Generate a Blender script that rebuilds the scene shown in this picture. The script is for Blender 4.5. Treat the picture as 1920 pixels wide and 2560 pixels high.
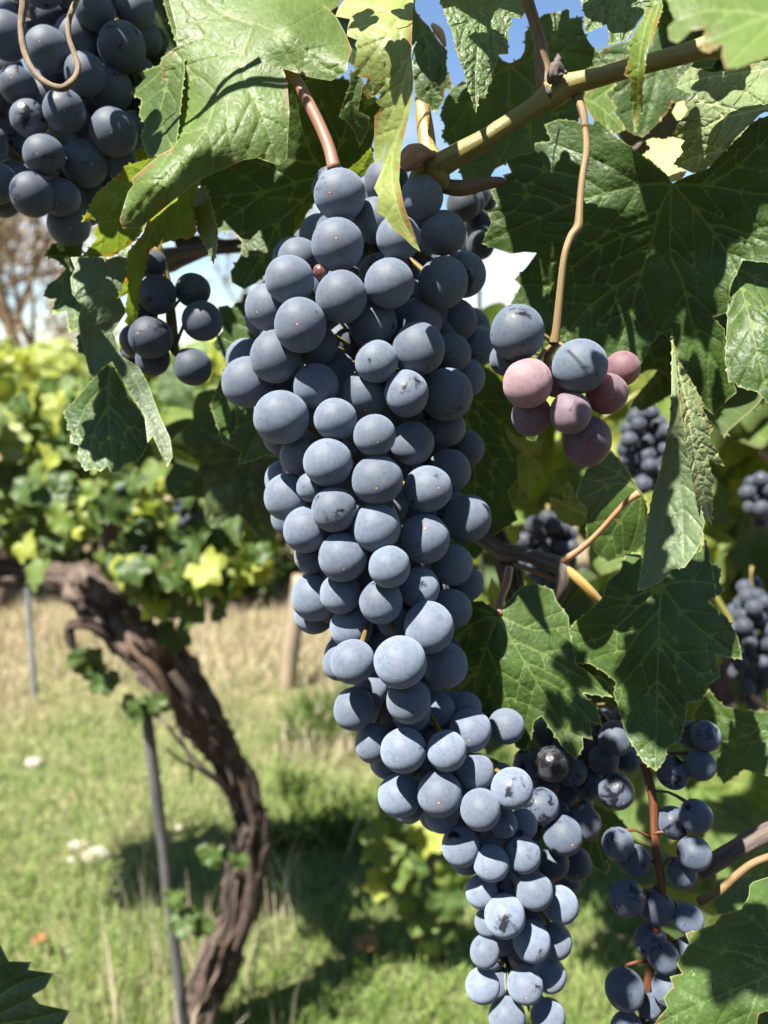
import bpy, math, random
import numpy as np
from mathutils import Vector, Matrix, noise
from mathutils.geometry import delaunay_2d_cdt

random.seed(7)
RNG = np.random.default_rng(11)
SC = bpy.context.scene
COL = SC.collection
for o in list(bpy.data.objects):
    bpy.data.objects.remove(o)

# ------------------------------------------------------------------ camera
F = 1990.0                                   # focal length in photo pixels (1920 x 2560)
CAM_Z = 1.35
PITCH = math.radians(10.8)
cd = bpy.data.cameras.new('camera')
cam = bpy.data.objects.new('camera', cd)
COL.objects.link(cam)
cam.location = (0, 0, CAM_Z)
cam.rotation_euler = (math.pi / 2 - PITCH, 0, 0)
cd.sensor_fit = 'VERTICAL'
cd.sensor_height = 36.0
cd.sensor_width = 27.0
cd.lens = 36.0 * F / 2560.0
cd.clip_start = 0.01
cd.clip_end = 3000
cd.dof.use_dof = True
cd.dof.focus_distance = 0.292
cd.dof.aperture_fstop = 9.5
SC.camera = cam
RIGHT = Vector((1, 0, 0))
UP = Vector((0, math.sin(PITCH), math.cos(PITCH)))
FWD = Vector((0, math.cos(PITCH), -math.sin(PITCH)))
EYE = Vector((0, 0, CAM_Z))

# ------------------------------------------------------------------ sun and sky
SUN = (RIGHT * -0.35 + UP * 0.795 - FWD * 0.495).normalized()      # towards the sun
ld = bpy.data.lights.new('sun', 'SUN')
ld.energy = 5.0
ld.angle = math.radians(0.53)
ld.color = (1.0, 0.955, 0.88)
sun = bpy.data.objects.new('sun', ld)
COL.objects.link(sun)
sun.rotation_euler = SUN.to_track_quat('Z', 'Y').to_euler()

w = bpy.data.worlds.new('World')
SC.world = w
w.use_nodes = True
nt = w.node_tree
nt.nodes.clear()
wo = nt.nodes.new('ShaderNodeOutputWorld')
bg = nt.nodes.new('ShaderNodeBackground')
sky = nt.nodes.new('ShaderNodeTexSky')
sky.sky_type = 'NISHITA'
sky.sun_disc = False
sky.sun_elevation = math.asin(SUN.z)
sky.sun_rotation = math.atan2(SUN.x, SUN.y)
sky.air_density = 1.0
sky.dust_density = 0.0
sky.ozone_density = 4.0
bg.inputs['Strength'].default_value = 0.05
tc = nt.nodes.new('ShaderNodeTexCoord')
mp = nt.nodes.new('ShaderNodeMapping')
mp.inputs['Scale'].default_value = (1.0, 1.0, 2.6)
mp.inputs['Location'].default_value = (0.35, 0.2, 0.0)
nz = nt.nodes.new('ShaderNodeTexNoise')
nz.inputs['Scale'].default_value = 3.2
nz.inputs['Detail'].default_value = 7
nz.inputs['Roughness'].default_value = 0.58
rp = nt.nodes.new('ShaderNodeValToRGB')
rp.color_ramp.elements[0].position = 0.44
rp.color_ramp.elements[1].position = 0.60
sp = nt.nodes.new('ShaderNodeSeparateXYZ')
el = nt.nodes.new('ShaderNodeMapRange')                 # clouds gather low over the horizon
el.inputs[1].default_value = 0.05
el.inputs[2].default_value = 0.30
el.inputs[3].default_value = 1.0
el.inputs[4].default_value = 0.12
mu = nt.nodes.new('ShaderNodeMath'); mu.operation = 'MULTIPLY'
mx = nt.nodes.new('ShaderNodeMixRGB')
mx.inputs[2].default_value = (6.6, 6.75, 7.0, 1)
L = nt.links.new
L(tc.outputs['Generated'], mp.inputs['Vector']); L(mp.outputs[0], nz.inputs['Vector'])
L(nz.outputs['Fac'], rp.inputs[0]); L(tc.outputs['Generated'], sp.inputs[0]); L(sp.outputs[2], el.inputs[0])
L(rp.outputs[0], mu.inputs[0]); L(el.outputs[0], mu.inputs[1]); L(mu.outputs[0], mx.inputs[0])
L(sky.outputs[0], mx.inputs[1]); L(mx.outputs[0], bg.inputs['Color']); L(bg.outputs[0], wo.inputs[0])

SC.view_settings.view_transform = 'Standard'
SC.view_settings.look = 'None'
SC.view_settings.gamma = 1.0
SC.view_settings.use_curve_mapping = False
SC.view_settings.exposure = 1.98
SC.cycles.use_denoising = True
SC.cycles.max_bounces = 5
SC.cycles.diffuse_bounces = 3
SC.cycles.glossy_bounces = 2
SC.cycles.transmission_bounces = 4
SC.cycles.transparent_max_bounces = 8

# ------------------------------------------------------------------ photo geometry helpers
def P(px, py, d):
    """Point seen at photo pixel (px, py), d metres along the camera axis."""
    return EYE + RIGHT * ((px - 960) / F * d) + UP * ((1280 - py) / F * d) + FWD * d

def ray(px, py):
    return (RIGHT * ((px - 960) / F) + UP * ((1280 - py) / F) + FWD)

def PY(px, py, Y):
    r = ray(px, py)
    return EYE + r * (Y / r.y)

def PG(px, py, z=0.0):
    r = ray(px, py)
    return EYE + r * ((z - EYE.z) / r.z)

def project(p):
    v = p - EYE
    d = v.dot(FWD)
    if d < 1e-4:
        return None
    return 960 + v.dot(RIGHT) / d * F, 1280 - v.dot(UP) / d * F, d

FR = {'A': (0, 0, 1.728), 'B': (960, 0, 1.728), 'C': (500, 400, 2.0738), 'D': (600, 1000, 2.37), 'E': (750, 1600, 2.304),
      'I': (1150, 1200, 2.1545), 'H': (1150, 600, 2.1545), 'F': (0, 500, 2.304), 'K': (0, 1200, 2.304), 'L': (0, 1800, 1.728),
      'G': (1300, 1750, 2.676), 'M': (780, 0, 3.4556), 'N': (1160, 0, 3.9976), 'O': (1505, 0, 3.95), 'Q': (1170, 230, 2.212),
      'R': (280, 300, 2.304), 'T': (1180, 960, 2.242), 'n': (0, 0, 1.0)}

def nat(fr, x, y):
    ox, oy, s = FR[fr]
    return ox + x / s, oy + y / s

# ------------------------------------------------------------------ object helpers
def tag(o, label=None, cat=None, group=None, kind=None):
    if label: o['label'] = label
    if cat: o['category'] = cat
    if group: o['group'] = group
    if kind: o['kind'] = kind
    return o

def empty(name, loc, label=None, cat=None, group=None):
    o = bpy.data.objects.new(name, None)
    o.empty_display_size = 0.02
    COL.objects.link(o)
    o.location = loc
    return tag(o, label, cat, group)

def world_loc(o):
    v = Vector(o.location)
    while o.parent:
        o = o.parent
        v += o.location
    return v

def mesh_obj(name, verts, faces, mat, parent=None, smooth=True, attrs=None, origin=None):
    """verts in world coordinates; the object's origin is put at `origin` (default: its first vertex mean)."""
    V = np.asarray(verts, dtype=np.float64)
    if origin is None:
        origin = V.mean(axis=0)
    origin = np.asarray(origin, dtype=np.float64)
    me = bpy.data.meshes.new(name)
    me.from_pydata((V - origin).tolist(), [], faces if isinstance(faces, list) else faces.tolist())
    if smooth:
        me.polygons.foreach_set('use_smooth', np.ones(len(me.polygons), dtype=bool))
    for k, a in (attrs or {}).items():
        a = np.asarray(a, dtype=np.float32)
        if a.ndim == 1:
            at = me.attributes.new(k, 'FLOAT', 'POINT'); at.data.foreach_set('value', a)
        else:
            at = me.attributes.new(k, 'FLOAT_VECTOR', 'POINT'); at.data.foreach_set('vector', a.ravel())
    me.update()
    if mat: me.materials.append(mat)
    o = bpy.data.objects.new(name, me)
    COL.objects.link(o)
    o.location = origin
    if parent:
        pl = world_loc(parent)
        o.parent = parent
        o.location = Vector(origin.tolist()) - pl
    return o

def catmull(pts, n):
    p = np.asarray(pts, dtype=float)
    if len(p) < 3:
        t = np.linspace(0, 1, n * (len(p) - 1) + 1)[:, None]
        return p[0] * (1 - t) + p[-1] * t
    q = np.vstack([2 * p[0] - p[1], p, 2 * p[-1] - p[-2]])
    out = []
    for i in range(1, len(q) - 2):
        for k in range(n):
            t = k / n
            a, b, c, d = q[i - 1], q[i], q[i + 1], q[i + 2]
            out.append(0.5 * ((2 * b) + (c - a) * t + (2 * a - 5 * b + 4 * c - d) * t * t + (3 * b - a - 3 * c + d) * t ** 3))
    out.append(p[-1])
    return np.array(out)

def tube_data(pts, radii, seg=10, sub=6, bump=0.0, freq=60.0, stretch=0.35, twist=0.0, seed=0.0):
    pr = np.hstack([np.asarray([tuple(p) for p in pts], dtype=float), np.asarray(radii, dtype=float)[:, None]])
    c = catmull(pr, sub)
    pos, rad = c[:, :3], np.maximum(c[:, 3], 1e-5)
    n = len(pos)
    tan = np.gradient(pos, axis=0)
    tan /= np.linalg.norm(tan, axis=1)[:, None] + 1e-12
    ref = np.array([0.31, 0.2, 0.93]) if abs(tan[0][2]) < 0.8 else np.array([1.0, 0.1, 0.0])
    u = np.cross(tan[0], ref); u /= np.linalg.norm(u)
    V, UVW = [], []
    ln = 0.0
    for i in range(n):
        if i:
            ln += np.linalg.norm(pos[i] - pos[i - 1])
            u = u - tan[i] * np.dot(u, tan[i]); u /= np.linalg.norm(u) + 1e-12
        v = np.cross(tan[i], u)
        for k in range(seg):
            a = 2 * math.pi * k / seg + twist * ln
            dr = u * math.cos(a) + v * math.sin(a)
            r = rad[i]
            if bump:
                q = Vector((math.cos(2 * math.pi * k / seg) * 1.3 + seed, math.sin(2 * math.pi * k / seg) * 1.3, ln * freq * stretch))
                b = noise.fractal(q, 0.9, 2.1, 4) + 0.5 * noise.ridged_multi_fractal(q * 1.7, 0.9, 2.0, 3, 1.0, 2.0) - 0.5
                r = r * (1 + bump * b)
            V.append(pos[i] + dr * r)
            UVW.append((math.cos(a), math.sin(a), ln * 100))
    faces = []
    for i in range(n - 1):
        for k in range(seg):
            k2 = (k + 1) % seg
            faces.append((i * seg + k, i * seg + k2, (i + 1) * seg + k2, (i + 1) * seg + k))
    faces.append(tuple(range(seg))[::-1])
    faces.append(tuple((n - 1) * seg + k for k in range(seg)))
    return np.array(V), faces, np.array(UVW)

def tube(name, pts, radii, mat, parent=None, **kw):
    V, fc, uv = tube_data(pts, radii, **kw)
    return mesh_obj(name, V, fc, mat, parent, attrs={'flat': uv}, origin=tuple(pts[0]))

def ptube(name, fr, pl, mat, parent=None, **kw):
    """pl: list of (x, y, radius, depth) in crop frame fr (radius in the crop's pixels)."""
    s = FR[fr][2]
    pts = [P(*nat(fr, x, y), d) for x, y, r, d in pl]
    rad = [r / s / F * d for x, y, r, d in pl]
    return tube(name, pts, rad, mat, parent, **kw)

class Join:
    def __init__(self): self.V, self.Fc, self.A, self.n = [], [], [], 0
    def add(self, V, fc, A=None):
        V = np.asarray(V)
        self.V.append(V); self.Fc += [tuple(i + self.n for i in f) for f in fc]
        self.A.append(np.zeros((len(V), 3)) if A is None else np.asarray(A)); self.n += len(V)
    def build(self, name, mat, parent=None, smooth=True, origin=None):
        return mesh_obj(name, np.vstack(self.V), self.Fc, mat, parent, smooth, {'flat': np.vstack(self.A)}, origin)

# ------------------------------------------------------------------ materials
def new_mat(name):
    m = bpy.data.materials.new(name)
    m.use_nodes = True
    t = m.node_tree
    t.nodes.clear()
    out = t.nodes.new('ShaderNodeOutputMaterial')
    return m, t, out

class NB:
    """small node builder"""
    def __init__(self, t): self.t = t
    def n(self, kind, ins=None, **props):
        nd = self.t.nodes.new('ShaderNode' + kind)
        for k, v in props.items(): setattr(nd, k, v)
        for k, v in (ins or {}).items():
            if isinstance(v, bpy.types.NodeSocket): self.t.links.new(v, nd.inputs[k])
            else: nd.inputs[k].default_value = v
        return nd
    def math(self, op, a, b=0.0, c=0.0, clamp=False):
        return self.n('Math', {0: a, 1: b, 2: c}, operation=op, use_clamp=clamp).outputs[0]
    def mix(self, f, a, b, mode='MIX'):
        return self.n('MixRGB', {0: f, 1: a, 2: b}, blend_type=mode).outputs[0]
    def mrange(self, v, a, b, c=0.0, d=1.0, smooth=False):
        nd = self.n('MapRange', {0: v, 1: a, 2: b, 3: c, 4: d})
        if smooth: nd.interpolation_type = 'SMOOTHSTEP'
        return nd.outputs[0]
    def noise(self, vec, scale, detail=4.0, rough=0.5, dist=0.0):
        return self.n('TexNoise', {'Vector': vec, 'Scale': scale, 'Detail': detail, 'Roughness': rough, 'Distortion': dist}).outputs['Fac']
    def attr(self, name):
        return self.n('Attribute', attribute_name=name)

KA = 0.70                                    # all surface colours are kept on the dark, natural side; the exposure makes up for it
def c4(c): return (c[0] * KA, c[1] * KA, c[2] * KA, 1.0)

def leaf_material(name, top, under, veincol, trans=0.38, rough=0.42, spec=0.5, pucker=1.0, blotch=None, tip=None, fleck=0.0, veinmix=0.62, tcol=None):
    m, t, out = new_mat(name)
    b = NB(t)
    flat = b.attr('flat').outputs['Vector']
    vein = b.attr('vein').outputs['Fac']
    edge = b.attr('edge').outputs['Fac']
    info = b.n('ObjectInfo')
    off = b.n('VectorMath', {0: flat, 1: info.outputs['Location']}, operation='ADD').outputs[0]
    n1 = b.noise(off, 60.0, 3.0)
    n2 = b.noise(off, 420.0, 3.0)
    vor = b.n('TexVoronoi', {'Vector': flat, 'Scale': 330.0}, feature='DISTANCE_TO_EDGE').outputs['Distance']
    vor2 = b.n('TexVoronoi', {'Vector': flat, 'Scale': 900.0}, feature='DISTANCE_TO_EDGE').outputs['Distance']
    net = b.mrange(vor, 0.0, 0.10, 1.0, 0.0, True)
    net2 = b.mrange(vor2, 0.0, 0.12, 1.0, 0.0, True)
    vm = b.mrange(vein, 0.42, 1.10, 1.0, 0.0, True)
    dark = tuple(x * 0.70 for x in top)
    lite = tuple(min(1, x * 1.28) for x in top)
    base = b.mix(b.mrange(n1, 0.32, 0.68), c4(dark), c4(lite))
    base = b.mix(b.mrange(n2, 0.35, 0.75, 0.0, 0.35), base, c4(tuple(x * 1.25 for x in top)))
    base = b.mix(b.mrange(info.outputs['Random'], 0, 1, 0.0, 0.22), base, c4((top[0] * 1.5, top[1] * 1.15, top[2] * 0.8)))
    base = b.mix(b.math('MULTIPLY', net, 0.06), base, c4(veincol))
    if blotch:
        n3 = b.noise(off, 45.0, 5.0, 0.62, 0.4)
        base = b.mix(b.mrange(n3, blotch[1], blotch[1] + 0.08, 0.0, blotch[2]), base, c4(blotch[0]))
    if fleck:
        v3 = b.n('TexVoronoi', {'Vector': off, 'Scale': 480.0}).outputs['Distance']
        base = b.mix(b.mrange(v3, 0.10, 0.17, fleck, 0.0), base, c4((0.45, 0.5, 0.33)))
    base = b.mix(b.math('MULTIPLY', vm, veinmix), base, c4(veincol))
    und = b.mix(b.math('MULTIPLY', vm, 0.8), c4(under), c4(tuple(x * 1.35 for x in under)))
    und = b.mix(b.mrange(n1, 0.3, 0.7, 0.0, 0.4), und, c4(tuple(x * 0.75 for x in under)))
    geo = b.n('NewGeometry')
    base = b.mix(geo.outputs['Backfacing'], base, und)
    n4 = b.noise(off, 85.0, 4.0, 0.6)
    if tip:
        em = b.math('MULTIPLY', b.mrange(edge, 1.0, 14.0, 1.0, 0.0), b.mrange(n4, 0.50, 0.62))
        base = b.mix(em, base, c4(tip))
    rim = b.mrange(edge, 1.2, 3.4, 0.75, 0.0)
    base = b.mix(rim, base, c4((0.30, 0.34, 0.12)))
    # relief: veins pressed in on the face, blistered between them
    dome = b.math('POWER', b.mrange(vein, 0.0, 6.0), 0.6)
    hgt = b.math('ADD', b.math('MULTIPLY', dome, 0.55), b.math('MULTIPLY', b.mrange(vor, 0.0, 0.35), 0.38))
    hgt = b.math('ADD', hgt, b.math('MULTIPLY', n2, 0.30))
    hgt = b.math('ADD', hgt, b.math('MULTIPLY', net2, -0.07))
    bp = b.n('Bump', {'Strength': min(1.0, 0.62 * pucker), 'Distance': 0.0011 * pucker, 'Height': hgt})
    rg = b.mrange(n2, 0.3, 0.7, rough - 0.07, rough + 0.12)
    pr = b.n('BsdfPrincipled', {'Base Color': base, 'Roughness': rg, 'Specular IOR Level': spec, 'Normal': bp.outputs[0]})
    tc_ = b.mix(1.0, base, c4(tcol or (1.7, 1.55, 0.55)), 'MULTIPLY')
    tr = b.n('BsdfTranslucent', {'Color': tc_, 'Normal': bp.outputs[0]})
    ms = b.n('MixShader', {0: trans, 1: pr.outputs[0], 2: tr.outputs[0]})
    t.links.new(ms.outputs[0], out.inputs[0])
    return m

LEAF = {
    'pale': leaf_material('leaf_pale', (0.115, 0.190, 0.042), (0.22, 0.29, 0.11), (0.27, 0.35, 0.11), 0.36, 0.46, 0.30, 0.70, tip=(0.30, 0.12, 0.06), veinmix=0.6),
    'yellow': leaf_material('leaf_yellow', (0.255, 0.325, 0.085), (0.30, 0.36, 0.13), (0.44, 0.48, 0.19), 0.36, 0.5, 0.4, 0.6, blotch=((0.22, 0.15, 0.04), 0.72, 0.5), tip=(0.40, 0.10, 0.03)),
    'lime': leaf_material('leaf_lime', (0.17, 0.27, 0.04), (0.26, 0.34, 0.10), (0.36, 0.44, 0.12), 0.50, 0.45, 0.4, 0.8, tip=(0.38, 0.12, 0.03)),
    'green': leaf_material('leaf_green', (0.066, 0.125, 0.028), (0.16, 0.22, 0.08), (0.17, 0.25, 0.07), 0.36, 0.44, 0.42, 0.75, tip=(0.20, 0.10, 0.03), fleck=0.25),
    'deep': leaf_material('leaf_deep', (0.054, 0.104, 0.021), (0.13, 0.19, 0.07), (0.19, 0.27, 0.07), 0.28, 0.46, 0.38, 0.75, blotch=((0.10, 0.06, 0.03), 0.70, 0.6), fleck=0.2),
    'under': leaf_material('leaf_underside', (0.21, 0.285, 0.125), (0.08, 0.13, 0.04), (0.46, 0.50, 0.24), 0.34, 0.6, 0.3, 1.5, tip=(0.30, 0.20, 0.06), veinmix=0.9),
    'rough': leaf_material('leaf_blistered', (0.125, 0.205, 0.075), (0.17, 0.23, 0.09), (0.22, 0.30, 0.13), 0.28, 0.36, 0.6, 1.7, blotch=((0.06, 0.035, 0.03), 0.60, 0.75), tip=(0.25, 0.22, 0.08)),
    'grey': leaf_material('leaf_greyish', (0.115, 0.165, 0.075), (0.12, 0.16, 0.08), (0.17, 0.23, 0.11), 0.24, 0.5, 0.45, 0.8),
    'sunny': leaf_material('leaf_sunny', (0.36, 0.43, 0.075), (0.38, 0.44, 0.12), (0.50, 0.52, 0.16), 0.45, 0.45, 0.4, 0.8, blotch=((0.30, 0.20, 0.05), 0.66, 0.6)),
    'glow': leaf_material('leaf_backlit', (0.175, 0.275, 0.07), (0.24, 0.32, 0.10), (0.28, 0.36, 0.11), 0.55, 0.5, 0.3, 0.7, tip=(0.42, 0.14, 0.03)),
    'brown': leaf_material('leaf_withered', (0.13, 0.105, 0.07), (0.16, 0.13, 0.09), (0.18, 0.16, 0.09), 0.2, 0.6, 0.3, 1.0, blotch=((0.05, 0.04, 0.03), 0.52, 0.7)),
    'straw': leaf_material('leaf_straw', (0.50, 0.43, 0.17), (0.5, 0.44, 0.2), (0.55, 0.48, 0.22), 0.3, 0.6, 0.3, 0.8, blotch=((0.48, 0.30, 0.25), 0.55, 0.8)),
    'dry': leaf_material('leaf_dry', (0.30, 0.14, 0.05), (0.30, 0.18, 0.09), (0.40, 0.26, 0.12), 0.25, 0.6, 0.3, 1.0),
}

def grape_material(name, skin, wear=0.5, pinkish=False):
    m, t, out = new_mat(name)
    b = NB(t)
    tcn = b.n('TexCoord')
    info = b.n('ObjectInfo')
    seed = b.n('CombineXYZ', {0: b.math('MULTIPLY', info.outputs['Random'], 57.0), 1: b.math('MULTIPLY', info.outputs['Random'], -31.0), 2: b.math('MULTIPLY', info.outputs['Random'], 83.0)}).outputs[0]
    ob = tcn.outputs['Object']
    v = b.n('VectorMath', {0: ob, 1: seed}, operation='ADD').outputs[0]
    n_big = b.noise(v, 1.1, 5.0, 0.62, 0.5)
    n_mid = b.noise(v, 4.5, 5.0, 0.6)
    n_fine = b.noise(v, 26.0, 4.0, 0.7)
    bloomcol = info.outputs['Color']
    col = b.mix(b.mrange(n_mid, 0.42, 0.70, 0.0, 0.6), bloomcol, b.mix(1.0, bloomcol, (0.50, 0.54, 0.60, 1), 'MULTIPLY'))
    col = b.mix(b.mrange(n_fine, 0.35, 0.7, 0.0, 0.22), col, b.mix(1.0, bloomcol, (1.2, 1.2, 1.2, 1), 'MULTIPLY'))
    # rubbed patches where the bloom is gone
    thr = b.math('ADD', b.math('MULTIPLY', info.outputs['Alpha'], -0.42), 0.895)
    inv = b.math('SUBTRACT', 1.0, n_big)
    inv = b.math('ADD', inv, b.math('MULTIPLY', b.math('SUBTRACT', n_fine, 0.5), 0.22))
    rub = b.mrange(b.math('SUBTRACT', inv, thr), -0.02, 0.05, 0.0, 0.93)
    # speckles
    vo = b.n('TexVoronoi', {'Vector': v, 'Scale': 4.2, 'Randomness': 1.0})
    rnd = b.n('SeparateXYZ', {0: vo.outputs['Color']}).outputs[0]
    sz = b.mrange(rnd, 0.45, 1.0, 0.0, 0.115)
    spk = b.mrange(b.math('SUBTRACT', vo.outputs['Distance'], sz), -0.02, 0.015, 0.85, 0.0)
    # scratches
    mps = b.n('Mapping', {'Vector': v, 'Scale': (1.4, 14.0, 3.0), 'Rotation': (0.7, 0.4, 1.1)}).outputs[0]
    scn = b.noise(mps, 1.3, 2.0, 0.5, 0.8)
    scr = b.math('MULTIPLY', b.mrange(b.math('ABSOLUTE', b.math('SUBTRACT', scn, 0.5)), 0.0, 0.012, 0.55, 0.0), b.mrange(n_big, 0.52, 0.60))
    dark = b.math('MAXIMUM', rub, b.math('MAXIMUM', spk, scr), clamp=True)
    col = b.mix(dark, col, c4(skin))
    # style scar at the blossom end (-Z)
    sx = b.n('SeparateXYZ', {0: ob})
    rr = b.math('SQRT', b.math('ADD', b.math('MULTIPLY', sx.outputs[0], sx.outputs[0]), b.math('MULTIPLY', sx.outputs[1], sx.outputs[1])))
    low = b.math('MULTIPLY', b.math('LESS_THAN', sx.outputs[2], 0.0), b.math('GREATER_THAN', b.math('FRACT', b.math('MULTIPLY', info.outputs['Random'], 7.31)), 0.45))
    halo = b.math('MULTIPLY', low, b.math('MULTIPLY', b.mrange(rr, 0.05, 0.24, 0.75, 0.0), b.mrange(n_fine, 0.46, 0.56)))
    dot = b.math('MULTIPLY', low, b.mrange(rr, 0.045, 0.065, 1.0, 0.0))
    col = b.mix(halo, col, (0.13, 0.065, 0.06, 1))
    col = b.mix(dot, col, b.mix(b.mrange(rr, 0.02, 0.045), (0.62, 0.50, 0.36, 1), (0.03, 0.02, 0.015, 1)))
    rgh = b.mix(dark, (0.60, 0.60, 0.60, 1), (0.22, 0.22, 0.22, 1))
    bp = b.n('Bump', {'Strength': 0.12, 'Distance': 0.02, 'Height': n_fine})
    pr = b.n('BsdfPrincipled', {'Base Color': col, 'Roughness': rgh, 'Specular IOR Level': 0.38, 'Diffuse Roughness': 1.0, 'Sheen Weight': b.math('MULTIPLY', b.math('SUBTRACT', 1.0, dark), 0.30), 'Sheen Roughness': 0.65, 'Sheen Tint': b.mix(0.25, bloomcol, (0.5, 0.55, 0.62, 1)), 'Normal': bp.outputs[0]})
    if pinkish:
        pr.inputs['Subsurface Weight'].default_value = 0.12
        pr.inputs['Subsurface Radius'].default_value = (1.0, 0.35, 0.3)
        pr.inputs['Subsurface Scale'].default_value = 0.15
    t.links.new(pr.outputs[0], out.inputs[0])
    return m

M_GRAPE = grape_material('grape_skin', (0.010, 0.009, 0.014))
M_PINK = grape_material('grape_skin_pink', (0.20, 0.06, 0.07), pinkish=True)

def streak_material(name, cols, scale=3.0, along=0.25, rough=0.5, spec=0.35, bump=0.3, dist=0.0008, spots=None):
    """wood, canes and stalks: streaks that run along the tube; attr flat = (cos, sin, length in cm)"""
    m, t, out = new_mat(name)
    b = NB(t)
    flat = b.attr('flat').outputs['Vector']
    info = b.n('ObjectInfo')
    off = b.n('VectorMath', {0: flat, 1: b.n('CombineXYZ', {2: b.math('MULTIPLY', info.outputs['Random'], 40.0)}).outputs[0]}, operation='ADD').outputs[0]
    mv = b.n('Mapping', {'Vector': off, 'Scale': (1.0, 1.0, along)}).outputs[0]
    n1 = b.noise(mv, scale, 6.0, 0.62, 0.3)
    n2 = b.noise(mv, scale * 4.5, 4.0, 0.6)
    n3 = b.noise(off, 0.5, 3.0)
    ramp = b.n('ValToRGB', {0: b.math('ADD', b.math('MULTIPLY', n1, 0.75), b.math('MULTIPLY', n2, 0.25))})
    cr = ramp.color_ramp
    cr.elements[0].position = 0.32; cr.elements[1].position = 0.68
    cr.elements[0].color = c4(cols[0]); cr.elements[1].color = c4(cols[-1])
    for i, c in enumerate(cols[1:-1]):
        e = cr.elements.new(0.32 + 0.36 * (i + 1) / (len(cols) - 1)); e.color = c4(c)
    col = b.mix(b.mrange(n3, 0.3, 0.7, 0.0, 0.45), ramp.outputs[0], b.mix(1.0, ramp.outputs[0], (0.62, 0.58, 0.55, 1), 'MULTIPLY'))
    if spots:
        vo = b.n('TexVoronoi', {'Vector': off, 'Scale': 2.6}).outputs['Distance']
        col = b.mix(b.mrange(vo, 0.08, 0.16, 0.8, 0.0), col, c4(spots))
    h = b.math('ADD', n1, b.math('MULTIPLY', n2, 0.5))
    bp = b.n('Bump', {'Strength': bump, 'Distance': dist, 'Height': h})
    pr = b.n('BsdfPrincipled', {'Base Color': col, 'Roughness': rough, 'Specular IOR Level': spec, 'Normal': bp.outputs[0]})
    t.links.new(pr.outputs[0], out.inputs[0])
    return m

M_CANE = streak_material('cane_green', [(0.13, 0.10, 0.03), (0.26, 0.22, 0.06), (0.38, 0.33, 0.11)], 2.6, 0.10, 0.5, 0.35, 0.5, 0.0006, (0.06, 0.035, 0.015))
M_CANE_SUN = streak_material('cane_ripening', [(0.22, 0.10, 0.035), (0.50, 0.34, 0.10), (0.62, 0.48, 0.18)], 2.4, 0.10, 0.38, 0.5, 0.3, 0.0005, (0.12, 0.05, 0.02))
M_CANE_BR = streak_material('cane_brown', [(0.09, 0.05, 0.025), (0.20, 0.12, 0.06), (0.30, 0.20, 0.11)], 2.4, 0.12, 0.5, 0.4, 0.4, 0.0006)
M_CANE_OLD = streak_material('cane_old', [(0.07, 0.055, 0.045), (0.16, 0.13, 0.11), (0.26, 0.22, 0.19)], 3.0, 0.15, 0.75, 0.2, 0.7, 0.0009)
M_PETIOLE = streak_material('petiole_red', [(0.24, 0.10, 0.065), (0.36, 0.18, 0.115), (0.42, 0.27, 0.15)], 2.2, 0.06, 0.45, 0.4, 0.15, 0.0003)
M_PETIOLE_OR = streak_material('petiole_orange', [(0.40, 0.16, 0.09), (0.52, 0.27, 0.14), (0.58, 0.43, 0.20)], 1.6, 0.08, 0.42, 0.45, 0.15, 0.0003)
M_PETIOLE_GR = streak_material('petiole_green', [(0.16, 0.14, 0.03), (0.26, 0.26, 0.06), (0.34, 0.34, 0.10)], 1.6, 0.08, 0.45, 0.4, 0.15, 0.0003)
M_STALK = streak_material('stalk_tan', [(0.15, 0.09, 0.04), (0.27, 0.185, 0.08), (0.36, 0.27, 0.13)], 2.4, 0.10, 0.52, 0.3, 0.5, 0.0006)
M_RACHIS = streak_material('rachis_green', [(0.10, 0.06, 0.02), (0.22, 0.17, 0.04), (0.33, 0.29, 0.08)], 2.0, 0.3, 0.55, 0.3, 0.4, 0.0005)
M_RACHIS_RED = streak_material('rachis_red', [(0.09, 0.035, 0.02), (0.18, 0.065, 0.032), (0.25, 0.12, 0.05)], 2.0, 0.2, 0.5, 0.35, 0.35, 0.0005)
M_TENDRIL = streak_material('tendril_dry', [(0.06, 0.04, 0.02), (0.24, 0.17, 0.10), (0.40, 0.31, 0.20)], 2.6, 0.5, 0.6, 0.3, 0.6, 0.0008)
M_BARK = streak_material('bark', [(0.032, 0.024, 0.020), (0.13, 0.095, 0.078), (0.30, 0.23, 0.19), (0.42, 0.33, 0.28)], 3.2, 0.05, 0.9, 0.15, 1.0, 0.02)
M_BARK_PINK = streak_material('bark_fresh', [(0.14, 0.08, 0.055), (0.27, 0.18, 0.13), (0.38, 0.28, 0.22)], 3.0, 0.05, 0.85, 0.15, 0.9, 0.012)
M_WOODPOST = streak_material('wood_weathered', [(0.27, 0.20, 0.13), (0.42, 0.33, 0.23), (0.55, 0.46, 0.34)], 3.0, 0.02, 0.9, 0.1, 0.6, 0.01)
M_STAKE = streak_material('stake_grey', [(0.05, 0.05, 0.05), (0.14, 0.14, 0.14), (0.30, 0.30, 0.295)], 2.6, 0.03, 0.62, 0.35, 0.5, 0.006)
M_GALV = streak_material('galvanised_steel', [(0.22, 0.23, 0.25), (0.30, 0.32, 0.34), (0.38, 0.40, 0.42)], 2.0, 0.05, 0.4, 0.5, 0.2, 0.002)
M_WIRE = streak_material('wire_steel', [(0.05, 0.05, 0.055), (0.08, 0.08, 0.085), (0.12, 0.12, 0.12)], 2.0, 0.1, 0.5, 0.4, 0.2, 0.001)

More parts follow.
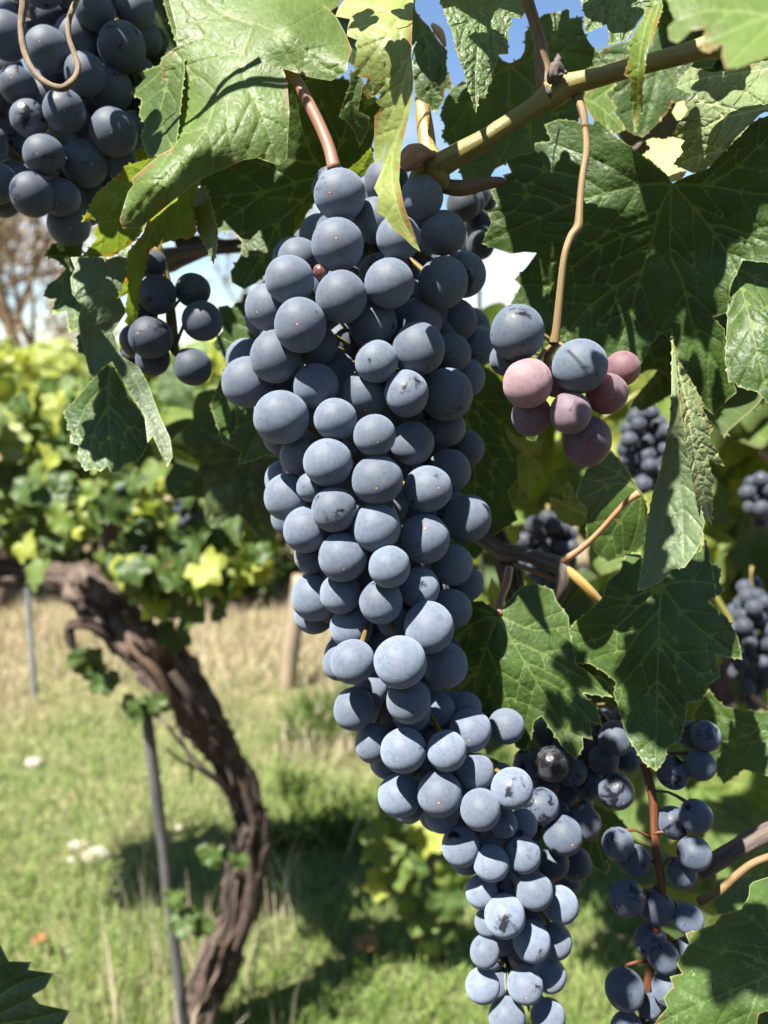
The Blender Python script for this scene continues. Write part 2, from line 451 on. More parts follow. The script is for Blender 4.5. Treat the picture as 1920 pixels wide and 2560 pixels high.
# ------------------------------------------------------------------ leaf sheets
def inside(poly, pts):
    x, y = pts[:, 0], pts[:, 1]
    res = np.zeros(len(pts), dtype=bool)
    n = len(poly)
    j = n - 1
    for i in range(n):
        xi, yi, xj, yj = poly[i][0], poly[i][1], poly[j][0], poly[j][1]
        if yi != yj:
            c = ((yi > y) != (yj > y)) & (x < (xj - xi) * (y - yi) / (yj - yi) + xi)
            res ^= c
        j = i
    return res

def seg_dist(pts, a, b):
    ab = b - a
    L2 = (ab ** 2).sum(axis=1) + 1e-9
    t = ((pts[:, None, :] - a[None]) * ab[None]).sum(axis=2) / L2[None]
    t = np.clip(t, 0, 1)
    q = a[None] + ab[None] * t[..., None]
    return np.sqrt(((pts[:, None, :] - q) ** 2).sum(axis=2)), t

def area2(poly):
    p = np.asarray(poly); q = np.roll(p, -1, axis=0)
    return (p[:, 0] * q[:, 1] - q[:, 0] * p[:, 1]).sum()

def toothed(poly, amp, length, rng):
    """saw teeth along the edges, pointing outwards"""
    p = np.asarray(poly, dtype=float)
    sgn = 1.0 if area2(p) > 0 else -1.0
    out = []
    for i in range(len(p)):
        a, b = p[i], p[(i + 1) % len(p)]
        L_ = np.linalg.norm(b - a)
        out.append(a)
        k = int(L_ / length)
        if k >= 1:
            t = (b - a) / L_
            nrm = np.array([t[1], -t[0]]) * sgn
            ps = np.linspace(0, 1, k + 2)[1:-1] if k > 1 else [0.5]
            st = 1.0 / (k + 1)
            for s in ps:
                s = s + rng.uniform(-0.15, 0.15) * st
                h = amp * rng.uniform(0.55, 1.35)
                out.append(a + (b - a) * (s - 0.22 * st) - nrm * h * 0.25)
                out.append(a + (b - a) * (s + 0.05 * st) + nrm * h)
                out.append(a + (b - a) * (s + 0.24 * st) - nrm * h * 0.1)
    return np.array(out)

def resample(poly, s, closed=True):
    p = np.asarray(poly, dtype=float)
    out = []
    n = len(p) if closed else len(p) - 1
    for i in range(n):
        a, b = p[i], p[(i + 1) % len(p)]
        k = max(1, int(math.ceil(np.linalg.norm(b - a) / s)))
        for j in range(k):
            out.append(a + (b - a) * j / k)
    if not closed: out.append(p[-1])
    return np.array(out)

def smooth_line(pts, s):
    return resample(catmull(pts, 6), s, closed=False) if len(pts) > 2 else resample(pts, s, closed=False)

def side_veins(poly, mains, step, rng, ang=46, frac=0.5):
    res = []
    mains_s = [smooth_line(m, step * 0.25) for m in mains]
    for mi, m in enumerate(mains_s):
        cum = np.r_[0, np.cumsum(np.linalg.norm(np.diff(m, axis=0), axis=1))]
        tot = cum[-1]
        others = [q for k, q in enumerate(mains_s) if k != mi]
        oth = np.vstack(others) if others else np.zeros((0, 2))
        side = 1
        d = step * rng.uniform(0.7, 1.0)
        while d < tot * 0.93:
            k = min(np.searchsorted(cum, d), len(m) - 2)
            t = m[k + 1] - m[k]; t = t / (np.linalg.norm(t) + 1e-9)
            for sd in (1, -1):
                a = math.radians(ang + rng.uniform(-8, 8)) * sd
                dr = np.array([t[0] * math.cos(a) - t[1] * math.sin(a), t[0] * math.sin(a) + t[1] * math.cos(a)])
                pos = m[k] + t * rng.uniform(-0.2, 0.2) * step
                line = [m[k].copy()]
                mx_ = max(step * 1.2, (tot - d) * frac + step * 0.5)
                run, st = 0.0, step * 0.22
                pos = m[k].copy()
                while run < mx_:
                    dr = dr + t * 0.035 + rng.normal(0, 0.05, 2); dr /= np.linalg.norm(dr)
                    pos = pos + dr * st; run += st
                    if not inside(poly, pos[None])[0]: break
                    if run > step * 0.5 and len(oth) and np.min(((oth - pos) ** 2).sum(axis=1)) < (step * 0.22) ** 2: break
                    line.append(pos.copy())
                if len(line) > 3: res.append(np.array(line))
            d += step * rng.uniform(0.75, 1.2)
    return res

def sheet(poly, mains, spacing, rng, vw=(4.5, 1.5), sec_step=60.0, sec=True):
    """Flat leaf blade: returns points, triangles, vein and edge distances."""
    poly = np.asarray(poly, dtype=float)
    rim = resample(poly, spacing)
    segs_a, segs_b, segs_w = [], [], []
    vp = []
    secs = side_veins(poly, mains, sec_step, rng) if sec else []
    for li, (ln, w0, w1) in enumerate([(smooth_line(m, spacing * 0.8), vw[0], vw[1]) for m in mains] + [(resample(s, spacing * 0.8, False), vw[1] * 0.85, vw[1] * 0.35) for s in secs]):
        k = len(ln)
        if k < 2: continue
        ws = np.linspace(w0, w1, k - 1)
        segs_a.append(ln[:-1]); segs_b.append(ln[1:]); segs_w.append(ws)
        vp.append(ln)
    lo, hi = poly.min(axis=0), poly.max(axis=0)
    gx = np.arange(lo[0], hi[0], spacing); gy = np.arange(lo[1], hi[1], spacing * 0.87)
    g = np.array([(x + (spacing * 0.5 if j % 2 else 0), y) for j, y in enumerate(gy) for x in gx])
    g = g + rng.uniform(-0.12, 0.12, g.shape) * spacing
    g = g[inside(poly, g)]
    ra, rb = rim, np.roll(rim, -1, axis=0)
    d, _ = seg_dist(g, ra, rb)
    g = g[d.min(axis=1) > spacing * 0.45]
    pts = [rim]
    if segs_a:
        A, B, W = np.vstack(segs_a), np.vstack(segs_b), np.concatenate(segs_w)
        d, _ = seg_dist(g, A, B)
        g = g[d.min(axis=1) > spacing * 0.42]
        v = np.vstack(vp)
        v = v[inside(poly, v)]
        d, _ = seg_dist(v, ra, rb)
        v = v[d.min(axis=1) > spacing * 0.25]
        keep, cell = [], set()
        for q in v:
            key = (round(q[0] / (spacing * 0.4)), round(q[1] / (spacing * 0.4)))
            if key not in cell:
                cell.add(key); keep.append(q)
        if keep: pts.append(np.array(keep))
    pts.append(g)
    allp = np.vstack(pts)
    r = delaunay_2d_cdt([Vector(p) for p in allp.tolist()], [], [list(range(len(rim)))], 1, 1e-6)
    vo = np.array([(q[0], q[1]) for q in r[0]])
    tri = [tuple(f) for f in r[2]]
    # one orientation: counter-clockwise in (x, y)
    T = np.array(tri)
    a, b_, c = vo[T[:, 0]], vo[T[:, 1]], vo[T[:, 2]]
    cr = (b_[:, 0] - a[:, 0]) * (c[:, 1] - a[:, 1]) - (b_[:, 1] - a[:, 1]) * (c[:, 0] - a[:, 0])
    T[cr < 0] = T[cr < 0][:, ::-1]
    if segs_a:
        vd = np.empty(len(vo))
        for s0 in range(0, len(vo), 2000):
            d, _ = seg_dist(vo[s0:s0 + 2000], A, B)
            vd[s0:s0 + 2000] = (d / W[None]).min(axis=1)
    else:
        vd = np.full(len(vo), 9.0)
    ed = np.empty(len(vo))
    for s0 in range(0, len(vo), 2000):
        d, _ = seg_dist(vo[s0:s0 + 2000], ra, rb)
        ed[s0:s0 + 2000] = d.min(axis=1)
    return vo, T, np.minimum(vd, 9.0), np.minimum(ed, 60.0)

def tps(ctrl):
    """thin-plate surface through (x, y, depth) control points"""
    c = np.asarray(ctrl, dtype=float)
    X = c[:, :2] / 300.0
    n = len(X)
    def ker(r2): return np.where(r2 > 1e-12, 0.5 * r2 * np.log(r2 + 1e-12), 0.0)
    K = ker(((X[:, None] - X[None]) ** 2).sum(axis=2)) + np.eye(n) * 1e-3
    Pm = np.hstack([np.ones((n, 1)), X])
    A = np.zeros((n + 3, n + 3)); A[:n, :n] = K; A[:n, n:] = Pm; A[n:, :n] = Pm.T
    if n <= 3:
        A[:n, :n] = np.eye(n) * 1e-6
    sol = np.linalg.lstsq(A, np.r_[c[:, 2], 0, 0, 0], rcond=None)[0]
    def f(p):
        q = p / 300.0
        k = ker(((q[:, None] - X[None]) ** 2).sum(axis=2))
        if n <= 3: k = k * 0
        return k @ sol[:n] + sol[n] + q @ sol[n + 1:]
    return f

def snoise(x, y, z, s):
    return np.array([noise.noise(Vector((a * s, b * s, z))) for a, b in zip(x, y)])

def traced_leaf(parent, fr, outline, ctrl, veins, mat, teeth=None, spacing=10.0, wave=0.0018, vw=(4.5, 1.6), sec=62.0, name='leaf', label=None, crease=None, flip=False, smooth=False):
    """A leaf blade laid out from the photo: outline, main veins and depths at (x, y, depth) points."""
    rng = np.random.default_rng(int(outline[0][0] * 7 + outline[1][1] * 13 + len(outline)) % 99991)
    poly = np.array([nat(fr, *p) for p in outline])
    if smooth:
        q = catmull(np.vstack([poly, poly[:1]]), 4)[:-1]
        poly = q
    if teeth: poly = toothed(poly, teeth[0], teeth[1], rng)
    mains = [np.array([nat(fr, *p) for p in v]) for v in veins]
    cn = [(*nat(fr, x, y), d) for x, y, d in ctrl]
    fz = tps(cn)
    vo, T, vd, ed = sheet(poly, mains, spacing, rng, vw, sec * 1.3)
    dep = fz(vo)
    if crease:
        (cx, cy), (dx, dy), k = nat(fr, *crease[0]), crease[1], crease[2]
        dep = dep + np.abs((vo[:, 0] - cx) * dx + (vo[:, 1] - cy) * dy) * k
    dm = dep.mean()
    if wave:
        z0 = rng.uniform(0, 50)
        wv = snoise(vo[:, 0], vo[:, 1], z0, 1 / 130.0) * 1.0 + snoise(vo[:, 0], vo[:, 1], z0 + 9, 1 / 45.0) * 0.35
        dep = dep + wv * wave * (0.6 + 0.8 * np.exp(-ed / 25.0))
        dep = dep + np.exp(-(vd / 2.2) ** 2) * 0.0005
    X = (vo[:, 0] - 960) / F * dep
    Y = (1280 - vo[:, 1]) / F * dep
    e, r_, u_, f_ = (np.array(v) for v in (EYE, RIGHT, UP, FWD))
    V = e[None] + X[:, None] * r_[None] + Y[:, None] * u_[None] + dep[:, None] * f_[None]
    Tn = T if flip else T[:, ::-1]         # image y points down: reverse so the normal faces the camera
    flat = np.stack([vo[:, 0] * dm / F, vo[:, 1] * dm / F, np.zeros(len(vo))], axis=1)
    o = mesh_obj(name, V, Tn, LEAF[mat] if isinstance(mat, str) else mat, parent, True, {'vein': vd, 'edge': ed, 'flat': flat})
    if label: o['label'] = label
    return o

# generic vine leaf, unit size (petiole at the origin, tip at +Y, about 1 long)
def unit_outline(seed, fine=True):
    rng = np.random.default_rng(seed)
    ctrl = [(0, 1.0), (9, 0.90), (20, 0.76), (28, 0.66), (38, 0.76), (50, 0.92), (58, 0.90), (70, 0.78), (82, 0.68), (95, 0.72), (108, 0.80), (120, 0.76), (136, 0.64), (150, 0.56), (162, 0.46), (172, 0.30), (178, 0.08)]
    def half(s):
        a = np.array([c[0] for c in ctrl], dtype=float); r = np.array([c[1] for c in ctrl]) * (1 + rng.normal(0, 0.045, len(ctrl)))
        a = a + np.r_[0, rng.normal(0, 2.0, len(ctrl) - 2), 0]
        th = np.linspace(0, 177, 60 if fine else 30)
        rr = np.interp(th, a, r)
        return [(s * math.sin(math.radians(t)) * q, math.cos(math.radians(t)) * q) for t, q in zip(th, rr)]
    R, L_ = half(1), half(-1)
    return np.array(R[:-1] + [(0, -0.03)] + L_[1:-1][::-1])

UNIT = []
def make_units():
    for s in range(7):
        rng = np.random.default_rng(100 + s)
        base = unit_outline(40 + s) * 300
        poly = toothed(resample(base, 34), 13, 20, rng)
        mains = []
        for a, r in ((0, 0.95), (52, 0.86), (-52, 0.86), (108, 0.72), (-108, 0.72)):
            a = a + rng.normal(0, 2)
            th = math.radians(a); bend = rng.normal(0, 0.04)
            mains.append(np.array([(0, 0), (math.sin(th + bend) * r * 150, math.cos(th + bend) * r * 150), (math.sin(th) * r * 300, math.cos(th) * r * 300)]))
        vo, T, vd, ed = sheet(poly, mains, 15.0, rng, (6.0, 2.2), 62.0)
        lo = sheet(toothed(resample(base, 62), 17, 26, rng), [], 60.0, rng, sec=False)
        UNIT.append((vo, T, vd, ed, lo))
make_units()

def shape_leaf(vo, rng, fold=None, droop=None, ripple=0.05):
    x, y = vo[:, 0] / 300.0, vo[:, 1] / 300.0
    fold = rng.uniform(0.05, 0.45) if fold is None else fold
    droop = rng.uniform(0.1, 0.5) if droop is None else droop
    ph = rng.uniform(0, 6.28, 4)
    r = np.sqrt(x * x + y * y)
    z = np.abs(x) * fold - droop * (np.maximum(y, 0) ** 2) * 0.6 - 0.25 * droop * x * x
    z = z + ripple * r * (np.sin(x * 6 + ph[0] + y * 2) + np.sin(y * 7 + ph[1] - x * 3) * 0.8)
    z = z + 0.5 * ripple * r * np.sin(np.arctan2(x, y) * 7 + ph[2])
    c = 1.0 / np.sqrt(1 + fold * fold)
    return np.stack([x * c, y * (1 - 0.12 * droop), z], axis=1)

def leaf_mesh(size, mat, seed, low=False, fold=None, droop=None, ripple=0.05):
    rng = np.random.default_rng(seed)
    vo, T, vd, ed, lo = UNIT[seed % len(UNIT)]
    if low: vo, T, vd, ed = lo[0], lo[1], np.full(len(lo[0]), 9.0), lo[3]
    V = shape_leaf(vo, rng, fold, droop, ripple) * size
    me = bpy.data.meshes.new('leaf')
    me.from_pydata(V.tolist(), [], T.tolist())
    me.polygons.foreach_set('use_smooth', np.ones(len(me.polygons), dtype=bool))
    for k, a in (('vein', vd), ('edge', ed)):
        at = me.attributes.new(k, 'FLOAT', 'POINT'); at.data.foreach_set('value', np.asarray(a, dtype=np.float32))
    at = me.attributes.new('flat', 'FLOAT_VECTOR', 'POINT')
    at.data.foreach_set('vector', (np.c_[vo / 300.0 * size, np.zeros(len(vo))]).astype(np.float32).ravel())
    me.materials.append(mat)
    me.update()
    return me

def frame(nrm, tip):
    z = Vector(nrm).normalized()
    y = Vector(tip); y = (y - z * y.dot(z))
    if y.length < 1e-4: y = z.orthogonal()
    y.normalize()
    x = y.cross(z)
    return Matrix((x, y, z)).transposed()

def place_leaf(parent, me, loc, nrm, tip, name='leaf', scale=1.0):
    o = bpy.data.objects.new(name, me)
    COL.objects.link(o)
    o.rotation_mode = 'QUATERNION'
    o.rotation_quaternion = frame(nrm, tip).to_quaternion()
    o.scale = (scale,) * 3
    o.parent = parent
    o.location = Vector(loc) - world_loc(parent)
    return o

def rvec(s=1.0):
    return Vector((random.gauss(0, s), random.gauss(0, s), random.gauss(0, s)))

# ================================================================== THE SETTING
def ground_z(x, y):
    far = max(0.0, y - 4.2)
    return 0.03 * noise.noise(Vector((x * 0.9, y * 0.9, 3.1))) + min(far * 0.045, 1.2)

def ground_material():
    m, t, out = new_mat('meadow_soil')
    b = NB(t)
    pos = b.n('NewGeometry').outputs['Position']
    n1 = b.noise(pos, 1.6, 5.0, 0.6)
    n2 = b.noise(pos, 11.0, 6.0, 0.65)
    n3 = b.noise(pos, 90.0, 4.0, 0.7)
    sy = b.n('SeparateXYZ', {0: pos}).outputs[1]
    dry = b.math('ADD', b.mrange(sy, 2.45, 3.5), b.mrange(n1, 0.42, 0.62, -0.35, 0.35), clamp=True)
    green = b.mix(b.mrange(n2, 0.35, 0.65), (0.109, 0.129, 0.051, 1), (0.190, 0.204, 0.088, 1))
    tan = b.mix(b.mrange(n2, 0.35, 0.65), (0.218, 0.170, 0.095, 1), (0.340, 0.272, 0.170, 1))
    col = b.mix(dry, green, tan)
    col = b.mix(b.mrange(n3, 0.4, 0.65, 0.0, 0.55), col, b.mix(1.0, col, (0.42, 0.40, 0.38, 1), 'MULTIPLY'))
    dark_strip = b.math('ADD', b.mrange(sy, 0.75, 1.25, 1.0, 0.0), b.mrange(n2, 0.4, 0.6, -0.3, 0.3), clamp=True)      # unseen ground darkened near the camera to cut bounce light
    col = b.mix(dark_strip, col, (0.085, 0.062, 0.042, 1))
    bp = b.n('Bump', {'Strength': 0.8, 'Distance': 0.03, 'Height': b.math('ADD', n2, b.math('MULTIPLY', n3, 0.4))})
    pr = b.n('BsdfPrincipled', {'Base Color': col, 'Roughness': 0.95, 'Specular IOR Level': 0.1, 'Normal': bp.outputs[0]})
    t.links.new(pr.outputs[0], out.inputs[0])
    return m

def build_ground():
    xs = np.r_[-900, -200, -60, -20, np.linspace(-8, 8, 65), 20, 60, 200, 900]
    ys = np.r_[-300, -40, -8, np.linspace(-2, 14, 70), 20, 35, 80, 250, 1800]
    V = [(x, y, ground_z(x, y)) for y in ys for x in xs]
    n = len(xs)
    fc = [(j * n + i, j * n + i + 1, (j + 1) * n + i + 1, (j + 1) * n + i) for j in range(len(ys) - 1) for i in range(n - 1)]
    g = mesh_obj('ground', V, fc, ground_material(), origin=(0, 0, 0))
    tag(g, 'grassy vineyard floor, green near and straw dry farther off', kind='structure')

build_ground()

def blade_material(name, cols, trans=0.3):
    m, t, out = new_mat(name)
    b = NB(t)
    f = b.n('SeparateXYZ', {0: b.attr('flat').outputs['Vector']})
    ramp = b.n('ValToRGB', {0: f.outputs[0]})
    cr = ramp.color_ramp
    cr.elements[0].color = c4(cols[0]); cr.elements[1].color = c4(cols[-1])
    for i, c in enumerate(cols[1:-1]):
        e = cr.elements.new((i + 1) / (len(cols) - 1)); e.color = c4(c)
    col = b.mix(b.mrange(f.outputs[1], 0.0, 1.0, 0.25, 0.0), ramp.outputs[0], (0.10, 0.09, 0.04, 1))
    pr = b.n('BsdfPrincipled', {'Base Color': col, 'Roughness': 0.55, 'Specular IOR Level': 0.3})
    tr = b.n('BsdfTranslucent', {'Color': col})
    ms = b.n('MixShader', {0: trans, 1: pr.outputs[0], 2: tr.outputs[0]})
    t.links.new(ms.outputs[0], out.inputs[0])
    return m

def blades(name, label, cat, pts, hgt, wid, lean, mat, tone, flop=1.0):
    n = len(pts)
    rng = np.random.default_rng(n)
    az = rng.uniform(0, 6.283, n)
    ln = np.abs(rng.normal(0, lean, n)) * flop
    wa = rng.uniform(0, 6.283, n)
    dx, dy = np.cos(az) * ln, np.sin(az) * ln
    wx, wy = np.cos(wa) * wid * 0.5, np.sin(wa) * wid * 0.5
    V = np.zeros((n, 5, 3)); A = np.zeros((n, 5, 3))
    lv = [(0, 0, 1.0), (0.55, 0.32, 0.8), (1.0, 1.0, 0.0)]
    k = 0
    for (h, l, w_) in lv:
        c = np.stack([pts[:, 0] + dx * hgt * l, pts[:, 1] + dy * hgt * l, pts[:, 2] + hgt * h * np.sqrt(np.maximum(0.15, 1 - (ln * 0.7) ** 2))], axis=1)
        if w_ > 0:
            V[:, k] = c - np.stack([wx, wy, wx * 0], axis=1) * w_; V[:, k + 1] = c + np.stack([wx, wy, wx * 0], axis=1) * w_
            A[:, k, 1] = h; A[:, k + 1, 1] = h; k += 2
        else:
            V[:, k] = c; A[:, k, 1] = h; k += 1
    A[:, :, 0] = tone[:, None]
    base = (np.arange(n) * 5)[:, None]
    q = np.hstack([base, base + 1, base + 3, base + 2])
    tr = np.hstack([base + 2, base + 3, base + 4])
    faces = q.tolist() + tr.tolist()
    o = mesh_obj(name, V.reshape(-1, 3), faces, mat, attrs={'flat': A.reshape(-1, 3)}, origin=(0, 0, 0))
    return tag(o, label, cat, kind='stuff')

def scatter(n, y0, y1, pw=1.0, xw=0.62, x0=None, x1=None):
    u = RNG.uniform(0, 1, n) ** pw
    y = y0 + (y1 - y0) * u
    x = RNG.uniform(-1, 1, n) * (y * xw + 0.1)
    if x0 is not None: x = RNG.uniform(x0, x1, n)
    z = np.array([ground_z(a, b) for a, b in zip(x, y)])
    return np.stack([x, y, z], axis=1)

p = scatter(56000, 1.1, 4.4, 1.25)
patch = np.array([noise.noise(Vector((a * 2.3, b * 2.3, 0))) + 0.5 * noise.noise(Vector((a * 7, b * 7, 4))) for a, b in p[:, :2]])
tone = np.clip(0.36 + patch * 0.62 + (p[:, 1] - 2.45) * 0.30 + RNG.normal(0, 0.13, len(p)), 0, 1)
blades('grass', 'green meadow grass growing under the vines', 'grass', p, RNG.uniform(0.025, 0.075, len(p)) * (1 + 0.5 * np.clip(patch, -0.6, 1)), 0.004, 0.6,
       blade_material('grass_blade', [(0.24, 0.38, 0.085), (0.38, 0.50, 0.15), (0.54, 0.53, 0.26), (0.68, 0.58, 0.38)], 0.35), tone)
p = scatter(30000, 2.5, 9.5, 1.2, 0.55)
patch = np.array([noise.noise(Vector((a * 1.3, b * 1.3, 7))) for a, b in p[:, :2]])
keep = patch + np.clip((p[:, 1] - 3.05) * 0.7, -0.5, 0.6) > -0.1
p = p[keep]; tone = np.clip(0.5 + patch[keep] * 0.5 + RNG.normal(0, 0.2, len(p)), 0, 1)
blades('dry_grass', 'straw coloured dry grass beyond the green strip', 'dry grass', p, RNG.uniform(0.04, 0.13, len(p)), 0.006, 0.5,
       blade_material('straw_blade', [(0.46, 0.37, 0.23), (0.64, 0.53, 0.37), (0.74, 0.64, 0.48)], 0.25), tone)
# tall straw stalks close to the near trunk
p = np.vstack([scatter(110, 1.08, 1.75, 1.0, 0.6, -0.62, -0.18), scatter(24, 1.6, 2.6, 1.0, 0.6, -0.9, 0.6)])
blades('straw_stalks', 'thin dry straw stalks standing around the near trunk', 'straw', p, RNG.uniform(0.10, 0.34, len(p)), 0.0045, 0.35,
       bpy.data.materials['straw_blade'], RNG.uniform(0.2, 1, len(p)))
p = scatter(5200, 2.0, 3.0, 1.0, 0.5, -0.35, 0.42)
pm = np.array([noise.noise(Vector((a * 3.1, b * 3.1, 21))) for a, b in p[:, :2]])
p = p[pm > 0.02]
blades('weeds', 'low dark green weeds in a patch behind the trunk', 'weeds', p, RNG.uniform(0.05, 0.14, len(p)), 0.013, 0.9,
       blade_material('weed_blade', [(0.09, 0.15, 0.035), (0.15, 0.23, 0.05), (0.24, 0.31, 0.08)], 0.35), RNG.uniform(0, 1, len(p)))

def stone_material():
    m, t, out = new_mat('limestone')
    b = NB(t)
    pos = b.n('NewGeometry').outputs['Position']
    n1 = b.noise(pos, 30, 5, 0.6)
    col = b.mix(b.mrange(n1, 0.35, 0.65), (0.22, 0.19, 0.15, 1), (0.42, 0.38, 0.32, 1))
    bp = b.n('Bump', {'Strength': 0.5, 'Distance': 0.01, 'Height': n1})
    pr = b.n('BsdfPrincipled', {'Base Color': col, 'Roughness': 0.9, 'Specular IOR Level': 0.15, 'Normal': bp.outputs[0]})
    t.links.new(pr.outputs[0], out.inputs[0])
    return m
M_STONE = stone_material()

def stone(px, py, rpx, label, group=None, sq=(1.2, 0.9, 0.7), seed=0):
    g = PG(px, py + rpx * 0.6)
    d = (g - EYE).dot(FWD)
    r = rpx / F * d * 0.72
    V, fc = [], []
    nu, nv = 14, 9
    for j in range(nv + 1):
        th = math.pi * j / nv
        for i in range(nu):
            ph = 2 * math.pi * i / nu
            q = Vector((math.sin(th) * math.cos(ph), math.sin(th) * math.sin(ph), math.cos(th)))
            k = 1 + 0.35 * noise.noise(q * 1.4 + Vector((seed * 3.3, 0, 0))) + 0.15 * noise.noise(q * 3.5 + Vector((seed * 5.1, 2, 0)))
            V.append((g.x + q.x * k * r * sq[0], g.y + q.y * k * r * sq[1], ground_z(g.x, g.y) + r * 0.35 + q.z * k * r * sq[2]))
    for j in range(nv):
        for i in range(nu):
            fc.append((j * nu + i, j * nu + (i + 1) % nu, (j + 1) * nu + (i + 1) % nu, (j + 1) * nu + i))
    return tag(mesh_obj('stone', V, fc, M_STONE, origin=(g.x, g.y, ground_z(g.x, g.y))), label, 'stone', group)

def nl(fr, x, y): return nat(fr, x, y)
stone(*nl('L', 150, 172), 27, 'round pale stone alone near the left edge of the grass', seed=1)
stone(*nl('L', 430, 560), 36, 'largest white stone lying in the grass left of the stake', sq=(1.5, 1, .7), seed=2)
stone(*nl('L', 345, 525), 24, 'flat white stone touching the largest one on its upper left', sq=(1.5, 1, .6), seed=3)
stone(*nl('L', 305, 592), 18, 'small white stone below left of the largest stone', seed=4)
stone(*nl('L', 530, 560), 12, 'small white stone right of the largest stone', seed=5)
stone(*nl('L', 780, 458), 14, 'pale stone between the grey stake and the trunk', seed=6)
stone(*nl('L', 700, 345), 10, 'pale stone just right of the grey stake at half height', seed=7)
for i, (x, y, r, lab) in enumerate(((565, 630, 8, 'tiny pale stone, left one of a pair beside the grey stake'), (620, 640, 8, 'tiny pale stone, right one of a pair beside the grey stake'), (440, 430, 8, 'tiny pale stone above the largest white stone'),
                                    (300, 970, 11, 'pale stone right of the small rust red fallen leaf'), (525, 1100, 9, 'pale stone low in the grass left of the trunk base'), (1620, 1195, 11, 'pale stone near the bottom edge right of the trunk'),
                                    (470, 715, 6, 'tiny pale stone below the largest white stone'), (290, 450, 10, 'pale stone above left of the flat white stone'))):
    stone(*nl('L', x, y), r, lab, seed=10 + i)
stone(*nl('E', 750, 1790), 20, 'pale stone in the grass under the low leafy shoot', seed=30)
stone(*nl('E', 630, 1920), 11, 'small pale stone in shade left of the bunch tip', seed=31)

# fallen leaf
def fallen(px, py, size, label, seed):
    g = PG(px, py)
    o = bpy.data.objects.new('fallen_leaf', leaf_mesh(size, LEAF['dry'], seed, fold=0.5, droop=0.6, ripple=0.12))
    COL.objects.link(o)
    o.rotation_mode = 'QUATERNION'
    o.rotation_quaternion = frame((0.1, -0.25, 1), (random.uniform(-1, 1), 1, 0)).to_quaternion()
    o.location = (g.x, g.y, ground_z(g.x, g.y) + 0.055)
    tag(o, label, 'fallen leaf')
fallen(*nl('E', 380, 1885), 0.04, 'rust red fallen leaf on the shaded grass', 5)
fallen(*nl('L', 175, 1015), 0.022, 'small rust red fallen leaf low on the left grass', 6)

# posts, stakes, wires
def post_material_tube(name, pts, rad, mat, label, cat, seg=8, bump=0.05, group=None):
    o = tube(name, pts, rad, mat, seg=seg, bump=bump, freq=25)
    return tag(o, label, cat, group)

def ground_pole(name, px0, py0, px1, py1, rpx, mat, label, cat, seg=8, bump=0.05, y=None):
    g = PG(px1, py1)
    Y = g.y if y is None else y
    top = PY(px0, py0, Y)
    bot = PY(px1, py1, Y) if y is None else PY(px1, py1, Y)
    if y is not None:
        k = (bot.z - 0.0) / max(1e-6, (top.z - bot.z))
        bot = bot + (bot - top) * k
    bot = bot + Vector((0, 0, -0.06))
    d = (g - EYE).dot(FWD) if y is None else (top - EYE).dot(FWD)
    r = rpx / F * d
    mid = (top + bot) * 0.5 + rvec(0.002)
    return post_material_tube(name, [bot, mid, top], [r * 1.02, r, r * 0.97], mat, label, cat, seg, bump)

ground_pole('wooden_post', 752, 1440, 712, 1722, 21, M_WOODPOST, 'leaning pale wooden post in dry grass behind the bunch', 'post', 10, 0.12)
ground_pole('metal_stake', 58, 1300, 87, 1762, 7, M_GALV, 'thin grey metal stake at the left edge', 'stake', 8, 0.02)
ground_pole('wooden_stake', 362, 1755, 452, 2480, 15, M_STAKE, 'grey weathered stake leaning beside the twisted vine trunk', 'stake', 8, 0.08, y=1.28)
o = tube('trellis_pole', [P(1196, 560, 1.05), P(1200, 860, 1.05), P(1206, 1500, 1.1)], [0.003, 0.003, 0.003], M_WIRE, seg=6)
tag(o, 'thin dark wire seen against white cloud beside the main bunch', 'wire')
for k, (y0, y1, lab) in enumerate(((848, 892, 'upper trellis wire crossing the sky by the bare trees'), (905, 940, 'middle trellis wire crossing the sky by the bare trees'), (934, 958, 'lowest trellis wire over the background vine row'))):
    o = tube('trellis_wire', [PY(-260, y0 - 40, 2.3), PY(60, y0 + 8, 2.5), PY(420, y1 + 30, 2.9)], [0.0022] * 3, M_WIRE, seg=6)
    tag(o, lab, 'wire')

# far trees and shrubs
def leaf_cloud(name, pts, size, mat, parent, rng, tone=0.5):
    n = len(pts)
    V = np.zeros((n, 4, 3)); A = np.zeros((n, 4, 3))
    for i in range(n):
        a = Vector(rng.normal(0, 1, 3)).normalized(); b_ = a.orthogonal().normalized()
        c = a.cross(b_)
        s = size * rng.uniform(0.6, 1.35)
        q = Vector(pts[i])
        for k, (u, v) in enumerate(((-.5, 0), (0, -.32), (.5, 0), (0, .32))):
            V[i, k] = q + b_ * (u * s) + c * (v * s) + a * (abs(u) * s * 0.25)
        A[i, :, 0] = np.clip(rng.normal(tone, 0.25), 0, 1); A[i, :, 1] = 1
    f = (np.arange(n) * 4)[:, None] + np.arange(4)[None]
    o = mesh_obj(name, V.reshape(-1, 3), f.tolist(), mat, parent, False, {'flat': A.reshape(-1, 3)})
    o['kind'] = 'stuff'
    return o

M_TAN_LEAF = blade_material('autumn_foliage', [(0.24, 0.18, 0.10), (0.38, 0.30, 0.19), (0.50, 0.42, 0.28)], 0.4)
M_SHRUB = blade_material('shrub_foliage', [(0.045, 0.08, 0.015), (0.10, 0.15, 0.03), (0.20, 0.24, 0.05)], 0.35)
M_TREEBARK = streak_material('tree_bark', [(0.16, 0.11, 0.07), (0.28, 0.20, 0.12), (0.38, 0.28, 0.17)], 2.5, 0.02, 0.9, 0.1, 0.6, 0.05)

